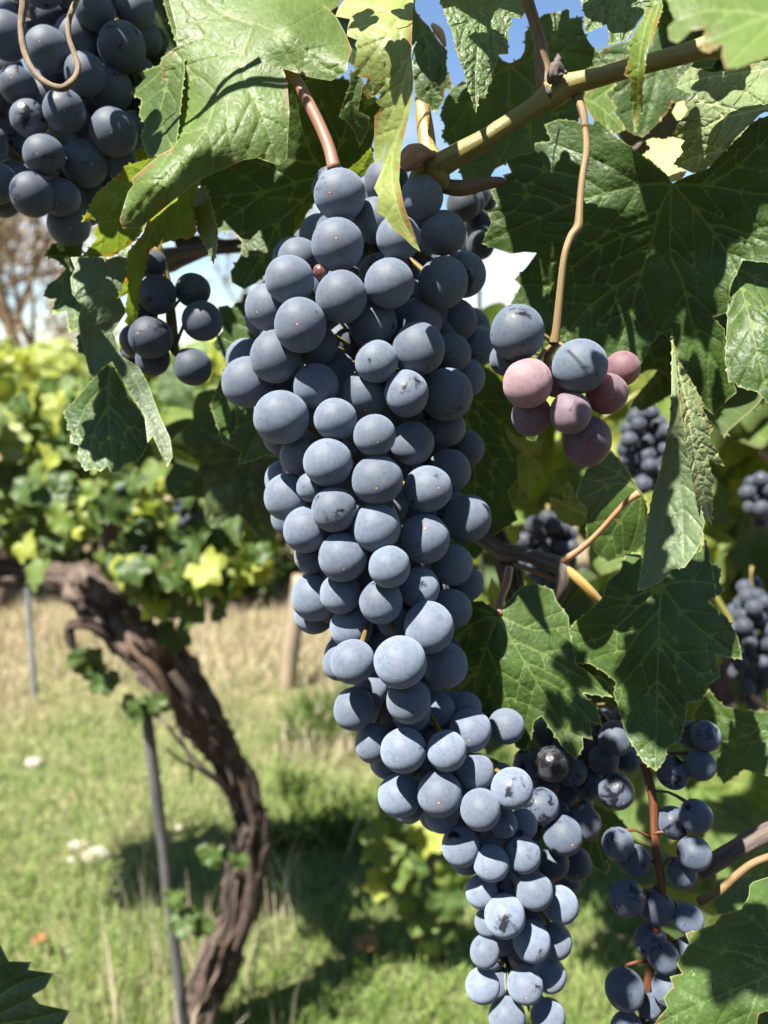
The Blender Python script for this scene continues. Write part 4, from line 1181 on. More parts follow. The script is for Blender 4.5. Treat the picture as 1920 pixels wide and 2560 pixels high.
# --- dark leaf round the junction in the top centre
tl(vine, 'B', [(490, 235), (515, 262), (543, 272), (590, 250), (606, 220), (608, 140), (640, 100), (690, 62), (720, 55), (760, 50), (800, 35), (802, 78), (860, 70), (858, 120), (885, 180), (940, 240), (930, 270), (870, 300), (860, 480), (820, 560), (700, 650), (560, 690), (480, 730), (445, 800), (390, 850), (340, 780), (290, 640), (245, 590), (262, 545), (240, 500), (262, 430), (300, 370), (400, 330), (440, 300)],
   [(540, 280, .350), (800, 40, .342), (940, 240, .338), (860, 480, .345), (390, 850, .352), (245, 590, .358)], [[(540, 280), (540, 430), (540, 600), (450, 780)], [(540, 280), (640, 370), (720, 480), (800, 540)], [(540, 280), (640, 250), (740, 150), (790, 50)], [(540, 280), (440, 360), (290, 560)], [(640, 250), (780, 230), (920, 250)]], 'green', (5, 26), 10, .0016, (4, 1.5), 60, label='dark green leaf with pale branching veins behind the cane')
# --- sunlit leaves along the top right
tl(vine, 'B', [(830, -60), (850, 10), (868, 70), (866, 120), (870, 145), (915, 125), (960, 105), (972, 150), (965, 195), (1010, 185), (1050, 170), (1100, 90), (1150, 30), (1190, -60)], [(830, -60, .322), (870, 145, .310), (1010, 190, .304), (1190, -60, .318)], [[(1000, -60), (940, 40), (880, 130)], [(1010, -60), (1000, 60), (990, 180)], [(1030, -60), (1080, 60)]], 'rough', (4, 24), 8, .0012, (3.2, 1.2), 46, label='bright leaf beside the blue sky gap at the top')
tl(vine, 'O', [(440, 40), (570, -60), (605, 60), (580, 160), (540, 260), (500, 380), (465, 460), (440, 560), (425, 700), (400, 860), (405, 1130), (385, 1120), (375, 1000), (345, 1310), (310, 1300), (300, 1020), (265, 980), (285, 800), (265, 770), (215, 740), (285, 530), (245, 465), (290, 400), (320, 300), (400, 180)],
   [(500, -40, .262), (605, 60, .258), (245, 465, .258), (465, 460, .248), (405, 1130, .256), (330, 1310, .258), (370, 700, .250)], [[(540, -40), (420, 300), (360, 700), (330, 1290)], [(560, 40), (470, 400), (395, 1110)]], 'lime', (3, 26), 7, .0008, (3.4, 1.3), 46, label='narrow folded yellow green leaf crossing the cane')
tl(vine, 'O', [(620, -60), (720, 200), (650, 270), (665, 390), (740, 425), (800, 380), (880, 300), (1020, 280), (1000, 380), (980, 500), (1060, 520), (1190, 430), (1185, 560), (1220, 680), (1330, 670), (1480, 620), (1640, 560), (1900, 520), (1950, -60)],
   [(620, -60, .190), (650, 270, .185), (1190, 600, .172), (1900, 500, .168), (1900, -60, .185), (1020, 280, .180)], [[(1850, 100), (1400, 250), (1000, 420), (900, 320)], [(1850, 100), (1500, 400), (1250, 650)], [(1700, 150), (1100, 100), (700, 220)]], 'pale', (4, 40), 14, .0012, (6, 2), 90, label='out of focus leaf close to the lens in the top right corner')
tl(vine, 'O', [(880, 660), (770, 770), (720, 862), (910, 940), (810, 1030), (850, 1090), (790, 1170), (740, 1240), (690, 1330), (830, 1370), (775, 1450), (800, 1500), (700, 1622), (830, 1680), (900, 1710), (1010, 1690), (1150, 1560), (1290, 1420), (1420, 1280), (1560, 1130), (1800, 1030), (1800, 560), (1480, 630), (1300, 690), (1080, 715)],
   [(880, 660, .318), (720, 862, .312), (690, 1330, .316), (700, 1622, .322), (1290, 1420, .296), (1800, 1000, .290), (1800, 570, .300)], [[(1800, 650), (1480, 700), (1200, 745), (980, 775), (735, 858)], [(1800, 1030), (1560, 1080), (1200, 1165), (1000, 1260), (705, 1328)], [(1400, 1380), (1200, 1480), (1000, 1535), (710, 1618)]], 'under', (3, 30), 8, .0014, (4.2, 1.7), 40, label='pale leaf underside with raised veins at the right edge')
tl(vine, 'O', [(-120, 700), (0, 650), (230, 560), (450, 420), (600, 200), (780, 300), (900, 600), (880, 660), (780, 800), (900, 940), (800, 1050), (700, 1010), (640, 1120), (520, 1250), (400, 1360), (260, 1300), (190, 1230), (110, 1090), (60, 960), (-60, 900)],
   [(-120, 700, .40), (600, 200, .40), (900, 800, .395), (400, 1360, .40)], [[(600, 250), (570, 600), (480, 1000), (400, 1300)], [(585, 500), (300, 800), (100, 950)], [(575, 600), (760, 850), (850, 950)]], 'green', (4, 30), 9, .0014, (3.2, 1.3), 56, label='shaded leaf behind the cane in the upper right')
tl(vine, 'O', [(120, 1290), (300, 1050), (500, 960), (700, 950), (860, 1060), (900, 1300), (840, 1450), (820, 1640), (700, 1760), (600, 1720), (400, 1560), (230, 1430)],
   [(120, 1290, .43), (860, 1060, .425), (700, 1760, .42), (400, 1400, .42)], [[(800, 1000), (600, 1300), (420, 1540)], [(700, 1150), (450, 1150), (200, 1280)]], 'brown', (4, 30), 9, .0016, (3.2, 1.3), 56, label='brownish withered leaf in shade at the upper right')
tl(vine, 'O', [(430, 1390), (500, 1360), (600, 1375), (700, 1350), (830, 1390), (785, 1450), (805, 1500), (720, 1610), (840, 1690), (790, 1770), (690, 1800), (600, 1690), (480, 1580), (395, 1530), (480, 1470)],
   [(430, 1390, .375), (830, 1390, .37), (690, 1800, .352), (395, 1530, .372)], [[(700, 1780), (640, 1600), (600, 1400)], [(660, 1650), (480, 1540)]], 'straw', (3, 20), 8, .0010, (2.6, 1.2), 46, label='pale yellow and pink withered leaf lit by the sun')
tl(vine, 'O', [(690, 1110), (740, 1010), (810, 990), (850, 1080), (800, 1180), (740, 1190)], [(690, 1110, .385), (850, 1080, .38), (740, 1190, .378)], [[(810, 1000), (740, 1180)]], 'straw', None, 7, .0006, (2, 1), 40)
tl(vine, 'n', [(1470, 160), (1510, 118), (1560, 105), (1600, 80), (1640, 10), (1760, -20), (1830, 80), (1780, 170), (1640, 190), (1560, 215), (1490, 235), (1430, 250), (1450, 200)], [(1470, 160, .41), (1760, -20, .40), (1640, 190, .405)], [[(1800, 60), (1640, 120), (1450, 230)], [(1760, 80), (1650, 40)]], 'green', (4, 26), 9, .0014, (3, 1.3), 54)
tl(vine, 'N', [(1160, 980), (1300, 860), (1500, 820), (1532, 850), (1420, 935), (1535, 1080), (1490, 1120), (1595, 1235), (1612, 1300), (1500, 1340), (1440, 1420), (1290, 1200), (1210, 1060)], [(1160, 980, .37), (1532, 850, .375), (1612, 1300, .365)], [[(1200, 980), (1400, 1100), (1590, 1290)], [(1280, 1020), (1500, 850)]], 'pale', (4, 24), 8, .0010, (3, 1.3), 50)
# --- the big dark leaf on the right, folded down its middle
tl(vine, 'Q', [(1130, 505), (1095, 450), (1020, 395), (960, 350), (830, 250), (760, 190), (700, 140), (690, 182), (665, 170), (640, 180), (590, 158), (500, 150), (420, 180), (462, 272), (365, 280), (372, 325), (205, 370), (240, 445), (190, 460), (215, 490), (120, 545), (165, 630), (108, 662), (130, 720), (75, 840), (160, 870), (240, 895), (310, 885), (380, 890), (330, 960), (255, 1035), (290, 1070), (235, 1170), (280, 1300), (340, 1450), (500, 1560), (700, 1600), (860, 1590), (960, 1500), (1010, 1400), (1070, 1335), (1125, 1315), (1180, 1560), (1260, 1700), (1360, 1790), (1440, 1700), (1490, 1660), (1420, 1480), (1420, 1310), (1350, 1240), (1440, 1220), (1450, 1080), (1520, 930), (1800, 960), (1830, 300), (1700, 110), (1540, 180), (1420, 310), (1330, 420), (1210, 465)],
   [(1130, 505, .318), (700, 140, .322), (590, 158, .330), (120, 545, .345), (75, 840, .350), (290, 1070, .350), (340, 1450, .352), (860, 1590, .345), (1125, 1315, .338), (1125, 900, .330), (1420, 310, .300), (1700, 110, .292), (1800, 600, .305), (1440, 1200, .320), (1300, 1700, .335), (640, 700, .330)],
   [[(1130, 510), (1000, 510), (720, 570), (520, 640), (300, 740), (90, 835)], [(1130, 512), (1060, 650), (1030, 780), (970, 970), (880, 1270), (825, 1420)], [(1128, 515), (1120, 650), (1115, 900)], [(1135, 510), (1320, 518), (1580, 560), (1800, 575)], [(1140, 515), (1330, 740), (1470, 960), (1540, 1180)], [(1320, 518), (1480, 420), (1660, 250)], [(1040, 730), (870, 790), (690, 880), (560, 985), (400, 1110)], [(968, 980), (800, 1090), (640, 1220), (520, 1370)], [(1125, 920), (1190, 1060), (1250, 1300), (1380, 1520)], [(520, 640), (400, 580), (220, 560)], [(610, 470), (440, 435), (270, 390)], [(1340, 735), (1440, 750), (1640, 830)]],
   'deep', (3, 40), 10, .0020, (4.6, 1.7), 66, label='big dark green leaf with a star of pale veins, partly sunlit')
tl(vine, 'Q', [(1360, 830), (1440, 850), (1520, 880), (1800, 880), (1830, 1300), (1830, 1990), (1740, 1880), (1700, 1760), (1600, 1660), (1490, 1630), (1475, 1600), (1440, 1610), (1420, 1480), (1430, 1300), (1440, 1130), (1475, 1000), (1420, 900)],
   [(1360, 830, .345), (1830, 880, .335), (1830, 1990, .298), (1440, 1610, .306), (1430, 1200, .318), (1600, 1200, .308)], [[(1400, 850), (1470, 960), (1560, 1260), (1640, 1600), (1760, 1880)], [(1480, 970), (1620, 1040), (1800, 1120)], [(1560, 1260), (1680, 1320), (1820, 1400)], [(1530, 1180), (1450, 1280)]], 'deep', (3, 40), 9, .0022, (4, 1.6), 44, label='hanging blistered leaf lobe at the right edge')
# --- long folded leaf below it
tl(vine, 'T', [(1118, -300), (1118, 0), (1110, 200), (1062, 450), (1010, 620), (975, 800), (962, 950), (925, 1165), (1000, 1140), (1070, 1100), (1120, 1040), (1190, 1030), (1230, 980), (1280, 900), (1305, 770), (1270, 640), (1215, 420), (1165, 100), (1140, -150)],
   [(1118, -300, .318), (925, 1165, .292), (1305, 770, .284), (1062, 450, .300), (1165, 100, .292)], [[(1125, -280), (1140, 200), (1120, 500), (1050, 850), (930, 1155)], [(1130, 300), (1170, 600), (1190, 950)], [(1130, 250), (1100, 500), (1000, 780)]], 'grey', (3, 30), 8, .0012, (3.4, 1.3), 44, label='long folded shaded leaf hanging on the right')
tl(vine, 'T', [(1112, -305), (1150, -160), (1225, -30), (1305, 120), (1290, 130), (1352, 250), (1335, 300), (1418, 465), (1325, 425), (1362, 560), (1345, 590), (1352, 650), (1345, 790), (1290, 740), (1255, 650), (1215, 440), (1168, 120), (1140, -130)],
   [(1112, -305, .318), (1305, 120, .300), (1418, 465, .304), (1345, 790, .296), (1255, 650, .282), (1168, 120, .290)], [[(1150, -100), (1230, 200), (1330, 420), (1400, 450)], [(1210, 200), (1270, 500), (1340, 780)]], 'under', (3, 26), 7, .0014, (3, 1.4), 30, label='sunlit folded edge of the long hanging leaf')
# --- lower right dark leaves
tl(vine, 'I', [(1090, 562), (1075, 530), (1110, 500), (1190, 425), (1215, 470), (1240, 400), (1270, 350), (1290, 385), (1310, 285), (1350, 400), (1345, 440), (1410, 480), (1395, 550), (1430, 590), (1400, 620), (1335, 655), (1440, 740), (1500, 850), (1522, 970), (1380, 940), (1405, 1060), (1330, 1110), (1310, 1190), (1225, 1200), (1215, 1300), (1190, 1400), (1120, 1440), (1105, 1510), (1056, 1571), (985, 1520), (905, 1390), (880, 1330), (850, 1220), (825, 1150), (840, 1090), (780, 1040), (700, 990), (620, 990), (605, 900), (580, 815), (620, 760), (700, 700), (760, 640), (790, 545), (860, 490), (890, 400), (975, 385), (985, 470), (1040, 540)],
   [(1090, 562, .330), (1310, 290, .345), (1522, 970, .326), (1056, 1571, .318), (600, 800, .352), (890, 400, .350), (1080, 1000, .322), (840, 1090, .335)], [[(1088, 570), (1075, 720), (1065, 1000), (1052, 1540)], [(1085, 575), (900, 740), (760, 850), (640, 880)], [(1095, 575), (1200, 720), (1330, 830), (1500, 955)], [(1080, 565), (900, 640), (770, 620)], [(1100, 565), (1220, 545), (1380, 560)], [(1070, 850), (960, 1000), (850, 1120)], [(1070, 840), (1180, 950), (1330, 1080)], [(1062, 1130), (1150, 1250), (1200, 1300)], [(1080, 690), (960, 830), (850, 1000)]],
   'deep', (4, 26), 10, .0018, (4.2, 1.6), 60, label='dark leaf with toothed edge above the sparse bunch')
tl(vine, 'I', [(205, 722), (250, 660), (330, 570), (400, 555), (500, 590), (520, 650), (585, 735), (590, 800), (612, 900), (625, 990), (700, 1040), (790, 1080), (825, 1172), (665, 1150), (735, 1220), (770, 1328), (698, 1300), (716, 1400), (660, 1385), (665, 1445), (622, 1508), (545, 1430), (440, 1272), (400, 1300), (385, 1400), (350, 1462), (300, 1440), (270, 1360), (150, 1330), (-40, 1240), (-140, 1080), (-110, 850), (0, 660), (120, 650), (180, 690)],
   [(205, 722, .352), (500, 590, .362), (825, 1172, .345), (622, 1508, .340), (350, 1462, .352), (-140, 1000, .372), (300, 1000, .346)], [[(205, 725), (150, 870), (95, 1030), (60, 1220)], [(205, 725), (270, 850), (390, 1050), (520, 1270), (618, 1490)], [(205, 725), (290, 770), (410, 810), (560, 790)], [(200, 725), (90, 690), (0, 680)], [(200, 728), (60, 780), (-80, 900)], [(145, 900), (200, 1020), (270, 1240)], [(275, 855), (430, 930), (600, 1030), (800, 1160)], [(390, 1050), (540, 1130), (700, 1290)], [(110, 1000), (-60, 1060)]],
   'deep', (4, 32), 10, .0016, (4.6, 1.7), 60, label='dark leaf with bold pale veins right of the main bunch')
tl(vine, 'G', [(1760, 1150), (1640, 1190), (1560, 1215), (1535, 1240), (1530, 1310), (1480, 1400), (1350, 1430), (1300, 1500), (1220, 1530), (1105, 1560), (1132, 1625), (1090, 1700), (1045, 1765), (1085, 1830), (1000, 1850), (1025, 1915), (958, 1990), (985, 2060), (930, 2120), (890, 2180), (960, 2300), (1100, 2420), (1540, 2420), (1560, 2250), (1600, 2100), (1780, 2040), (1900, 1800), (1900, 1300)],
   [(1760, 1150, .300), (1105, 1560, .292), (890, 2180, .280), (1540, 2420, .262), (1900, 1800, .262), (1400, 1800, .272)], [[(1880, 1820), (1659, 1850), (1390, 1955), (1100, 2080), (900, 2175)], [(1800, 1830), (1500, 1700), (1300, 1670), (1130, 1620)], [(1800, 1820), (1600, 1500), (1480, 1430)], [(1600, 1870), (1560, 2050), (1420, 2380)]], 'green', (3, 34), 10, .0020, (4.4, 1.6), 60, label='half sunlit leaf in the bottom right corner')
# --- lower left corner leaf
tl(vine, 'L', [(-160, 880), (0, 968), (38, 1042), (136, 1045), (120, 1078), (233, 1095), (195, 1160), (138, 1190), (170, 1226), (302, 1256), (262, 1330), (150, 1420), (-160, 1460)], [(-160, 880, .26), (233, 1095, .248), (262, 1330, .24), (-160, 1460, .25)], [[(-140, 1330), (40, 1250), (160, 1190)], [(-140, 1330), (100, 1300), (290, 1258)], [(-140, 1300), (60, 1150), (225, 1097)]], 'deep', None, 11, .0012, (4, 1.5), 60, label='dark serrated leaf in the bottom left corner')
# --- left group of hanging leaves
tl(vine, 'F', [(405, 330), (520, 325), (640, 335), (745, 270), (745, 450), (690, 560), (730, 640), (650, 760), (700, 900), (800, 960), (850, 1050), (920, 1240), (980, 1370), (996, 1480), (962, 1540), (930, 1470), (880, 1360), (850, 1400), (832, 1240), (740, 1100), (690, 1010), (645, 930), (600, 960), (545, 1022), (515, 1000), (462, 780), (450, 690), (470, 610), (415, 540), (405, 450), (432, 395)],
   [(405, 330, .3510), (745, 270, .3540), (515, 1000, .3480), (690, 800, .3540), (962, 1540, .3410), (450, 600, .3440)], [[(640, 380), (560, 600), (540, 950)], [(730, 640), (640, 720), (500, 930)], [(650, 760), (760, 1000), (900, 1300), (960, 1520)], [(620, 760), (500, 700)]], 'grey', None, 9, .0016, (3.4, 1.3), 54, label='grey green leaf hanging left of the small bunch')
tl(vine, 'F', [(640, 925), (545, 1015), (440, 1140), (362, 1225), (388, 1280), (384, 1325), (412, 1330), (402, 1400), (452, 1412), (448, 1490), (490, 1562), (540, 1548), (580, 1565), (620, 1530), (640, 1572), (690, 1562), (722, 1520), (800, 1505), (832, 1450), (862, 1400), (838, 1260), (750, 1130), (690, 1020)], [(640, 925, .3660), (362, 1225, .3710), (580, 1565, .3580), (862, 1400, .3660)], [[(635, 940), (620, 1180), (650, 1540)], [(630, 1050), (500, 1180), (420, 1380)], [(625, 1180), (730, 1300), (820, 1440)], [(622, 1180), (540, 1340), (500, 1540)]], 'deep', (3, 26), 9, .0014, (3.4, 1.3), 54, label='dark leaf with toothed lower edge on the left')
tl(vine, 'F', [(300, 250), (252, 322), (320, 345), (382, 395), (330, 450), (270, 490), (250, 552), (312, 590), (298, 665), (380, 640), (395, 770), (440, 740), (450, 880), (520, 900), (500, 600), (470, 400), (480, 200)], [(300, 250, .3810), (250, 552, .3810), (450, 880, .35), (480, 300, .3880)], [[(480, 350), (380, 420), (270, 540)], [(480, 350), (400, 330), (265, 320)], [(480, 400), (440, 600), (420, 740)]], 'deep', (4, 24), 9, .0014, (3.2, 1.3), 50, label='small dark leaf outlined against the sky at left')
tl(vine, 'F', [(1255, 615), (1310, 605), (1330, 620), (1360, 590), (1395, 585), (1400, 545), (1450, 540), (1700, 520), (1800, 900), (1780, 1300), (1700, 1560), (1600, 1480), (1530, 1470), (1470, 1502), (1368, 1525), (1390, 1450), (1330, 1420), (1280, 1400), (1232, 1250), (1208, 1180), (1262, 1050), (1312, 930), (1252, 870), (1218, 830), (1283, 750)], [(1255, 615, .4000), (1700, 520, .3870), (1700, 1560, .3900), (1208, 1180, .4070)], [[(1690, 700), (1500, 800), (1260, 870)], [(1690, 720), (1500, 1000), (1240, 1210)], [(1700, 750), (1600, 1100), (1400, 1500)]], 'deep', (4, 30), 10, .0016, (3.6, 1.4), 60, label='dark leaf behind the left flank of the main bunch')
# dark leaf left of the pale one
tl(vine, 'A', [(690, -60), (720, 60), (765, 200), (700, 250), (690, 280), (605, 310), (620, 345), (560, 405), (610, 430), (600, 500), (625, 540), (605, 590), (640, 680), (760, 660), (800, 300), (780, 0)], [(690, -60, .3610), (560, 405, .3540), (640, 680, .32), (800, 300, .33)], [[(780, 100), (700, 300), (580, 405)], [(760, 200), (690, 480), (630, 640)]], 'deep', (4, 26), 9, .0012, (3.2, 1.2), 50)

# petiole attached to generic leaves (in the leaf's own space)
def petiole_mesh(name='petiole'):
    V, fc, uv = tube_data([(0, 0.02, 0.0), (0, -0.25, -0.10), (0.05, -0.55, -0.12), (0.02, -0.85, 0.02)], [0.016, 0.016, 0.018, 0.022], seg=8, sub=4)
    me = bpy.data.meshes.new(name)
    me.from_pydata(V.tolist(), [], fc)
    me.polygons.foreach_set('use_smooth', np.ones(len(me.polygons), dtype=bool))
    at = me.attributes.new('flat', 'FLOAT_VECTOR', 'POINT'); at.data.foreach_set('vector', uv.astype(np.float32).ravel())
    me.materials.append(M_PETIOLE)
    return me
PET = petiole_mesh()
def add_petiole(leaf, size):
    o = bpy.data.objects.new('petiole', PET)
    COL.objects.link(o)
    o.parent = leaf
    o.scale = (size,) * 3
    return o

# unseen canopy leaves added beyond the frame, each aimed to shade a chosen spot
SU = UP.cross(SUN).normalized()
SV = SUN.cross(SU)
def in_frame(q, m=30):
    e = project(q)
    return e is not None and e[2] > .02 and -m < e[0] < 1920 + m and -m < e[1] < 2560 + m

def canopy(u, v, size, seed, mat='green', tilt=0.22, c0=-.02, extra=.015):
    """leaf whose blade is centred on the sun ray (u, v) (metres across the sun's direction), just outside the picture"""
    rng = random.Random(seed)
    nrm = SUN + Vector((rng.gauss(0, tilt), rng.gauss(0, tilt), rng.gauss(0, tilt)))
    tip = Vector((rng.gauss(0, 1), rng.gauss(0, .6), -0.6))
    m3 = frame(nrm, tip)
    c = c0
    while c < .6:
        q = EYE + SU * u + SV * v + SUN * c - m3 @ Vector((0, .3 * size, 0))
        ring = [q + m3 @ Vector((math.sin(a) * size * k, .3 * size + math.cos(a) * size * k * .85, 0)) for a in np.linspace(0, 6.28, 14) for k in (.45, 1.05)]
        if not any(in_frame(e) for e in ring): break
        c += .008
    q = q + SUN * extra
    if (q - EYE).length < size * 1.6 + .02: print('canopy leaf near lens', u, v)
    o = place_leaf(vine, leaf_mesh(size, LEAF[mat], 200 + seed, ripple=.06, fold=.15), q, nrm, tip)
    add_petiole(o, size)
    return o

def sunspot(px, py, d):
    q = P(px, py, d) - EYE
    return q.dot(SU), q.dot(SV)

CAN = [(1260, 330, .35, 2.2), (1360, 480, .335, 1.5), (1430, 650, .335, 1.15), (1645, 790, .335, 1.1), (1710, 600, .33, 1.5), (1570, 300, .335, 1.5), (1760, 800, .335, 1.1), (1400, 250, .35, 1.8), (1290, 800, .335, 1.0), (1150, 300, .35, 1.6), (1100, 150, .37, 1.8), (1840, 500, .33, 1.1), (1700, 960, .335, 1.0),
       (1135, 600, .30, .75), (1045, 480, .31, .6), (330, 180, .37, 1.3), (300, 60, .37, 1.2), (330, 330, .37, 1.0),
       (1690, 1590, .33, 1.4), (1740, 1930, .33, 1.4), (1740, 2080, .33, 1.0), (1650, 2210, .33, 1.3), (1565, 2240, .33, 1.2), (1650, 2400, .33, 1.1), (1560, 2480, .33, 1.2), (1645, 1130, .302, 1.1), (1625, 1300, .298, 1.1), (1610, 1430, .295, .9), (1600, 1720, .335, 1.2), (1560, 1990, .36, 1.0), (1470, 2060, .36, .8), (1760, 2020, .33, .9), (1650, 1860, .335, 1.1),
       (270, 1000, .36, 1.4), (290, 1110, .36, 1.4), (210, 1060, .36, 1.0), (160, 720, .38, 1.2), (650, 1000, .39, 1.6), (600, 1150, .39, 1.4),
       (1450, 1700, .35, .85), (1400, 1800, .35, .65), (1490, 1850, .35, .8), (345, 220, .356, .95), (350, 330, .356, .7), (230, 700, .35, .9),
       (40, 2460, .25, 2.4), (120, 2520, .245, 2.2), (20, 2380, .25, 1.6), (1780, 2330, .275, 1.9), (1880, 2250, .27, 1.4)]
for k, (px, py, d, s_) in enumerate(CAN):
    canopy(*sunspot(px, py, d), s_ / 100 * 1.22, k, ('green', 'lime', 'deep')[k % 3])
rc = np.random.default_rng(77)
for k in range(34):                                   # unseen leaf roof added above the picture to block skylight
    d = rc.uniform(.33, .43); Yv = .643 * d + rc.uniform(.07, .22); X = rc.uniform(-.42, .42)
    q = EYE + RIGHT * X + UP * Yv + FWD * d
    s_ = rc.uniform(.045, .075)
    o = place_leaf(vine, leaf_mesh(s_, LEAF[('green', 'deep', 'lime')[k % 3]], 300 + k, ripple=.06), q, SUN * .6 + Vector(rc.normal(0, .4, 3)) + Vector((0, -.3, .4)), Vector((rc.normal(0, .6), -.4, -1)))
    add_petiole(o, s_)
# thin tendrils above the pale leaf, whose shadows wind over it
for k, (pl, t0) in enumerate((([(1085, 160), (1000, 215), (940, 270), (905, 360), (885, 430), (850, 475), (800, 498), (700, 515), (560, 530)], .062), ([(1300, 290), (1220, 300), (1140, 300), (1075, 310), (1020, 345), (960, 375), (915, 420), (880, 470)], .075), ([(1300, 345), (1215, 352), (1140, 350), (1070, 355), (1000, 390), (930, 425), (880, 460), (850, 510)], .085))):
    pts = [P(*nat('A', x, y), (.318)) + SUN * (t0 + .004 * i) for i, (x, y) in enumerate(pl)]
    if any(in_frame(q, 0) for q in pts): print('tendril in frame', k)
    tube('tendril', pts, [.0012] * len(pts), M_CANE_BR, vine, seg=7, sub=5)

# filler leaves behind the traced ones
def filler(n, region, drange, srange, mats, seed, gaps=(), parent=None, pet=False, tipn=(0, -.15, -1), facing=0.6):
    rng = np.random.default_rng(seed)
    parent = parent or vine
    lib = {}
    got = 0
    tries = 0
    while got < n and tries < n * 12:
        tries += 1
        x = rng.uniform(region[0], region[2]); y = rng.uniform(region[1], region[3])
        d = rng.uniform(*drange); s = rng.uniform(*srange)
        rp = s * 0.95 / d * F
        if any(math.hypot(x - gx, y - gy) < rp + gr for gx, gy, gr in gaps): continue
        mt = mats[rng.integers(0, len(mats))]
        key = (mt, int(rng.integers(0, 5)))
        if key not in lib: lib[key] = leaf_mesh(1.0, LEAF[mt], seed * 10 + len(lib), low=False, ripple=.07)
        me = lib[key]
        nrm = -FWD * facing + SUN * rng.uniform(-.1, .9) + Vector(rng.normal(0, .35, 3))
        tip = Vector(tipn) + Vector(rng.normal(0, .45, 3))
        m3 = frame(nrm, tip)
        c = P(x, y, d) - m3 @ Vector((0, .32 * s, 0))
        o = place_leaf(parent, me, c, nrm, tip, scale=s)
        if pet:
            add_petiole(o, 1.0)
        got += 1

GAPS = [(1070, 30, 36), (1090, 110, 18), (1298, 90, 34), (1300, 140, 22), (1500, 100, 26), (1400, 20, 22), (1548, 290, 14), (845, 545, 32), (810, 570, 25), (1290, 640, 85), (1330, 660, 70), (1220, 640, 40), (560, 700, 120), (520, 600, 40), (480, 640, 60), (620, 720, 60), (860, 405, 14), (1700, 360, 60), (1640, 290, 20), (60, 760, 250), (200, 700, 120), (1130, 540, 30)]
filler(46, (300, -80, 1950, 560), (.39, .50), (.05, .08), ['green', 'deep', 'deep', 'green', 'lime'], 21, GAPS, pet=True)
filler(14, (1250, 150, 1950, 900), (.40, .50), (.06, .09), ['green', 'deep'], 25, GAPS)

# neighbouring vine behind on the right
vine2 = empty('grapevine', PG(1700, 2350), 'next grapevine on the right, blurred sunlit leaves behind the front ones', 'grapevine')
gp = [(1615, 1120, 55), (1370, 1390, 50), (1880, 1600, 50), (1880, 1700, 40), (1900, 1250, 30), (1410, 2350, 120), (1350, 2200, 60), (1480, 2200, 60), (1400, 2500, 120), (1300, 2420, 80), (1290, 640, 110)]
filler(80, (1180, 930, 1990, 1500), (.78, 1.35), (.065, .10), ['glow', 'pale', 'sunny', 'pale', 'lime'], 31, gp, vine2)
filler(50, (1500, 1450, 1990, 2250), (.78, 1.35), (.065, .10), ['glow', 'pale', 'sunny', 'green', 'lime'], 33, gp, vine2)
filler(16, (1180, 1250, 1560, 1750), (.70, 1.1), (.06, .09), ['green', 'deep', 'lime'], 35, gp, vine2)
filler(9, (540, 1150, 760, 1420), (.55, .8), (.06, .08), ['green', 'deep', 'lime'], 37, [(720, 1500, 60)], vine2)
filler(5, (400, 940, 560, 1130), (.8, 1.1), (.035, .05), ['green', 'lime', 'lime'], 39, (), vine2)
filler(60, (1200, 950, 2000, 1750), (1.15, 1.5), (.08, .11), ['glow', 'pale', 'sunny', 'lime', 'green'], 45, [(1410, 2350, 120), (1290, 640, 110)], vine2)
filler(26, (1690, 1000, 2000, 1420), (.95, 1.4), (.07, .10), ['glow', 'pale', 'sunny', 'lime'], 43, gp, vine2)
filler(5, (1600, 2150, 1950, 2500), (.50, .8), (.06, .08), ['green', 'pale', 'lime'], 41, gp, vine2)
for pl in ([(1690, 1380, 7, .8), (1760, 1450, 8, .8), (1830, 1560, 8, .8), (1870, 1640, 7, .8)], [(1900, 1130, 6, .7), (1960, 1180, 7, .7)], [(1880, 1740, 6, .7), (1960, 1810, 6, .7)], [(1500, 1050, 6, .8), (1600, 980, 6, .8)]):
    tube('cane', [P(a, b_, d) for a, b_, r, d in pl], [r / F * d for a, b_, r, d in pl], M_PETIOLE_GR if pl[0][0] < 1800 else M_PETIOLE_OR, vine2, seg=8)
tube('trunk', [PG(1700, 2350), P(1800, 2100, 1.25), P(1780, 1700, 1.2), P(1720, 1300, 1.15)], [.035, .03, .028, .02], M_BARK, vine2, seg=18, sub=8, bump=.35, freq=26)
tl(vine, 'n', [(1110, 880), (1190, 900), (1240, 935), (1300, 1000), (1345, 1090), (1310, 1180), (1270, 1230), (1295, 1300), (1240, 1335), (1190, 1400), (1120, 1370), (1070, 1150)], [(1110, 880, .40), (1345, 1090, .395), (1190, 1400, .41), (1070, 1150, .41)], [[(1120, 900), (1180, 1100), (1190, 1380)], [(1140, 960), (1260, 1060), (1330, 1100)], [(1160, 1050), (1270, 1200)]], 'deep', (5, 30), 10, .0016, (3.4, 1.4), 56, label='dark leaf in deep shade right of the main bunch')
